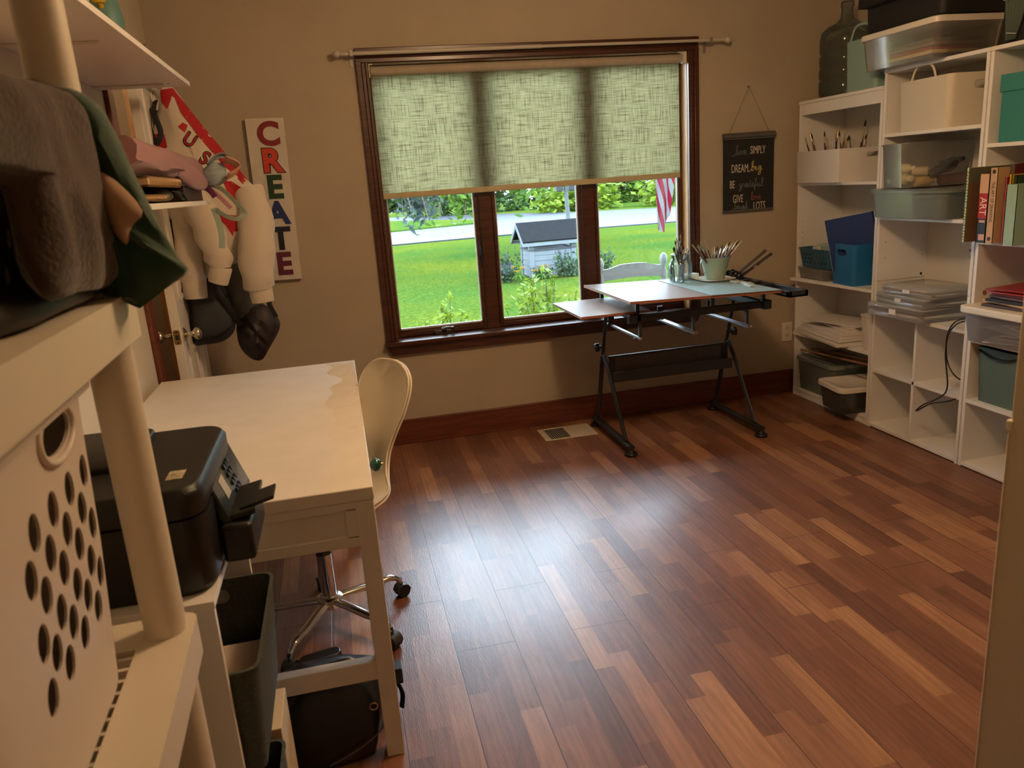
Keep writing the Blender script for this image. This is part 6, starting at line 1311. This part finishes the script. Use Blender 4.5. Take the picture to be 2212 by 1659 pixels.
mb = pillow([(x, -.48, z) for x, z in ((-.79, 1.12), (-.70, 1.14), (-.64, 1.06), (-.625, .95), (-.66, .915), (-.735, .86), (-.765, .90), (-.80, 1.0))], (0, -1, 0), .050, .05, .012, 12, 9, 4, folds=lambda q: .007*math.sin((q.x-.5*q.z)*90)); mb.build('sack_top', M('grey_nylon', rgb(92, 88, 84), .7), sk, smooth=60)
mb = MB(); mb.tube(catmull([(-.60, -.44, 1.12), (-.60, -.45, 1.0), (-.605, -.46, .93), (-.58, -.50, .87)], 6), (.002, .012), 8, flat=(0, 1, 0)); mb.build('sack_strap', m_strap, sk, smooth=60)
hk_ = thing('door_hook', 'steel hook rail over the top of the closet door', 'hook', (-.93, -.55, 1.9)); mb = MB(); mb.box(-.955, -.905, -.80, -.35, 1.885, 1.905)
for y in (-.74, -.58, -.44): mb.tube(catmull([(-.91, y, 1.90), (-.885, y, 1.86), (-.87, y, 1.868), (-.862, y, 1.885)], 5), .004, 6)
for y in (-.70, -.45): mb.box(-.957, -.905, y-.01, y+.01, 1.90, 2.036)
mb.build('hook_rail', m_metal, hk_)

# ------------------------------------------------------------------ resin shelving unit in the foreground
ru = bpy.data.objects.new('resin_shelf', None); COL.objects.link(ru); UX, UY = -.545, -3.075; ru.location = (UX, UY, 0); ru.rotation_euler = (0, 0, math.radians(1.9)); ru['_o'] = [0, 0, 0]
tag(ru, 'cream plastic shelving unit with round posts nearest the camera', 'shelving unit')
m_res = M('cream_resin', (.66, .59, .48), .5, bump=.06, bs=180)
UD, UL = .46, .92
for z in (.02, .225, .735, 1.241, 1.80):
    mb = MB(); h = .062
    out = rr(UD, UL, .022, 5, -UD/2, -UL/2); inn = [(max(-UD+.075, min(-.075, x)), max(-UL+.085, min(-.085, y))) for x, y in out]
    mb.loft([[(x*1.0, y, z) for x, y in out], [(x, y, z+h) for x, y in out], [(x, y, z+h) for x, y in inn], [(x, y, z+h-.012) for x, y in inn], [(x, y, z+.01) for x, y in inn]], False, False)
    mb.build('shelf_rim', m_res, ru, smooth=0, bevel=.004)
    mb = MB(); y = -.10
    while y > -UL+.09: mb.box(-UD+.07, -.07, y-.0035, y+.0035, z+h-.022, z+h-.003); y -= .0275
    for x in (-UD*.36, -UD*.64): mb.box(x-.006, x+.006, -UL+.08, -.08, z+h-.024, z+h-.004)
    mb.build('shelf_slats', m_res, ru, smooth=0)
    for (x, y) in ((-.04, -.045), (-UD+.04, -.045), (-.04, -UL+.045), (-UD+.04, -UL+.045)):
        if z < 1.75: mb = MB(); zt_ = {.02: .225, .225: .735, .735: 1.241, 1.241: 1.80}[z]; mb.cyl((x, y, z+h-.002), (x, y, zt_+.002), .0295, None, 32); mb.build('post', m_res, ru, smooth=60)
# laundry basket
lb = lthing('laundry_basket', 'tall white laundry basket with oval holes on the cream shelving unit', 'basket', (-.785, -3.43, .7985), None, (0, 0, math.radians(2)))
m_lb = M('white_basket_plastic', (.68, .60, .53), .45)
mb = MB(); W_, D_, H_ = .40, .62, .425; R = []
def lring(s, z, r, dz=False): return [(x, y, z+(.022*math.cos(4*math.atan2(y, x))-.015 if dz else 0)) for x, y in rr(W_*s, D_*s, r, 10)]
mb.loft([lring(.86, 0, .11), lring(.88, .012, .12), lring(.94, .20, .13), lring(.975, H_-.05, .135), lring(.98, H_-.03, .135), lring(1.04, H_-.022, .14), lring(1.05, H_-.006, .14), lring(1.035, H_, .14), lring(.975, H_-.004, .132), lring(.955, H_-.05, .13), lring(.925, .20, .125), lring(.865, .014, .115)])
lbo = mb.build('basket_body', m_lb, lb, smooth=50)
c = MB()
def oval(cy, cz, ry, rz, tilt=0):
    R = []
    for xx in (.10, .26): R.append([(xx, cy+ry*math.cos(a)*math.cos(tilt)-rz*math.sin(a)*math.sin(tilt), cz+ry*math.cos(a)*math.sin(tilt)+rz*math.sin(a)*math.cos(tilt)) for a in [2*math.pi*k/20 for k in range(20)]])
    c.loft(R)
zb = .7985
for r_, z in enumerate((1.107, 1.070, 1.038, 1.001, .972, .940)):
    for k in range(5):
        y = -3.27-.062*k-(.030 if r_ % 2 else 0)
        if r_ % 2 == 0 and k == 4: continue
        if y < -3.50: continue
        oval(y+3.43-.0, z-zb, .0165, .0205)
oval(-3.345+3.43, 1.178-zb, .052, .022)
boolean(lbo, c)
mb = MB(); mb.tube([(.200-.004, -3.345+3.43+.060*math.cos(a), 1.178-zb+.030*math.sin(a)) for a in [2*math.pi*k/28 for k in range(28)]], .0045, 8, closed=True); mb.build('handle_rim', m_lb, lb, smooth=60)
t = thing('glass_bowl', 'small clear glass bowl on the cream shelving unit before the laundry basket', 'bowl', (-.62, -3.62, .7985)); mb = MB(); mb.lathe([(.03, 0), (.036, .006), (.048, .04), (.050, .05), (.046, .05), (.034, .012)], (-.645, -3.53, .7985), 24); mb.build('bowl_body', m_glasst, t, smooth=60)
t = bpy.data.objects['glass_bowl']; t.location = (-.61, -3.62, .7985)
# things on the upper tier
gb = lthing('storage_basket', 'grey plastic basket with small slots on the upper tier of the shelving unit', 'basket', (-.785, -3.42, 1.304), None, (0, 0, math.radians(2)))
mb = MB(); mb.open_bin(0, 0, 0, .205, .31, .52, .345, .56, .05, .004, lip=.008); o = mb.build('basket_body', M('warm_grey_plastic', (.27, .245, .21), .5), gb, smooth=40); c = MB()
for r_ in range(4):
    for k in range(9):
        T = frame((0, -.20+.05*k+(.02 if r_ % 2 else 0), .045+.040*r_), (0, 1, 0), (0, 0, 1)); c.prism(rr(.012, .022, .005, 3), .08, .30, T=T)
boolean(o, c)
m_tow = M('brown_terry', rgb(56, 38, 26), .95, bump=.5, bs=190, sheen=.3, var=.15, vs=60); m_grn = M('dark_green_fleece', rgb(22, 62, 40), .9, bump=.25, bs=120, sheen=.5); m_grn2 = M('pale_green_fleece', rgb(78, 120, 84), .9, sheen=.4)
tw = thing('brown_towel', 'brown towel draped over the grey basket', 'towel', (-.58, -3.2, 1.31))
Pt = [(-3.47, 1.535), (-3.36, 1.552), (-3.239, 1.560), (-3.161, 1.563), (-3.097, 1.553), (-3.062, 1.513), (-3.048, 1.459), (-3.042, 1.403), (-3.048, 1.346), (-3.068, 1.312), (-3.203, 1.318), (-3.335, 1.327), (-3.340, 1.40), (-3.36, 1.45), (-3.47, 1.47)]
Pt = [(-4.25+(y+4.25)*.905, 1.414+(z-1.414)*.905) for y, z in Pt]
mb = pillow([(-.548, y, z) for y, z in Pt], (1, -.1, 0), .022, .030, .012, 11, 11, 4, prof=5, folds=lambda q: .006*math.sin(q.y*60+q.z*25)); mb.build('towel_fold', m_tow, tw, smooth=60)
mb = MB()
def tt(u, v): return (-.575-.35*u, -3.50+.40*v, 1.533+.012*math.sin(v*5)*1+.010*noise.noise(Vector((u*4, v*4, 2)))-.02*u*u)
mb.grid(tt, 14, 14); mb.build('towel_fold', m_tow, tw, smooth=180, solid=.012)
gf = thing('green_fleece', 'dark green fleece bunched over the corner of the upper tier', 'fleece', (-.56, -3.05, 1.28))
Pg = [(-.665, 1.585), (-.614, 1.582), (-.585, 1.574), (-.560, 1.552), (-.545, 1.512), (-.529, 1.450), (-.512, 1.392), (-.494, 1.338), (-.484, 1.316), (-.517, 1.295), (-.552, 1.273), (-.562, 1.269), (-.582, 1.280), (-.62, 1.30), (-.68, 1.31), (-.69, 1.45)]
Pg = [(-.264+(x+.264)*.885, 1.414+(z-1.414)*.885) for x, z in Pg]
def gfold(q):
    a = math.atan2(q.z-1.327, q.x+.459); return .009*math.sin(a*17)*min(1, (Vector((q.x+.459, q.z-1.327)).length)/.09)
mb = pillow([(x, -3.155, z) for x, z in Pg], (0, -1, 0), .030, .035, .008, 12, 13, 4, prof=4, folds=gfold); mb.build('fleece_body', m_grn, gf, smooth=60)
gpb = mb
mb = pillow([(-.264+(x+.264)*.86, -3.19, 1.414+(z-1.414)*.86) for x, z in ((-.580, 1.462), (-.556, 1.450), (-.530, 1.408), (-.548, 1.388), (-.560, 1.362), (-.576, 1.392))], (0, -1, 0), .018, .01, .003, 15, 3, 3); mb.build('fleece_lining', M('tan_lining', rgb(168, 136, 110), .9), gf, smooth=60)
o = MB(); 
mb = pillow([(-.60, y, z) for y, z in ((-3.48, 1.305), (-3.48, 1.335), (-3.40, 1.345), (-3.28, 1.342), (-3.16, 1.335), (-3.13, 1.318), (-3.16, 1.3045), (-3.32, 1.3042))], (1, 0, 0), .045, .05, .005, 14, 5, 3, prof=4); o = mb.build('dark_bag', M('dark_soft_vinyl', rgb(34, 32, 26), .5, bump=.2, bs=40), None, smooth=60, off=(-.60, -3.3, 1.304)); tag(o, 'dark soft folder squeezed under the brown towel', 'bag')
t = thing('plastic_cup', 'clear plastic cup leaning at the front of the upper tier', 'cup', (-.60, -3.55, 1.304)); mb = MB(); T = Matrix.Translation((-.595, -3.535, 1.304)) @ Euler((math.radians(-8), math.radians(-10), 0)).to_matrix().to_4x4(); mb.lathe([(.024, 0.004), (.026, .006), (.034, .085), (.036, .088), (.033, .087), (.023, .008)], n=24, T=T); mb.build('cup_body', clear('cloudy_cup', (.85, .83, .8), haze=.3, hcol=(.6, .55, .5), rough=.1), t, smooth=60)
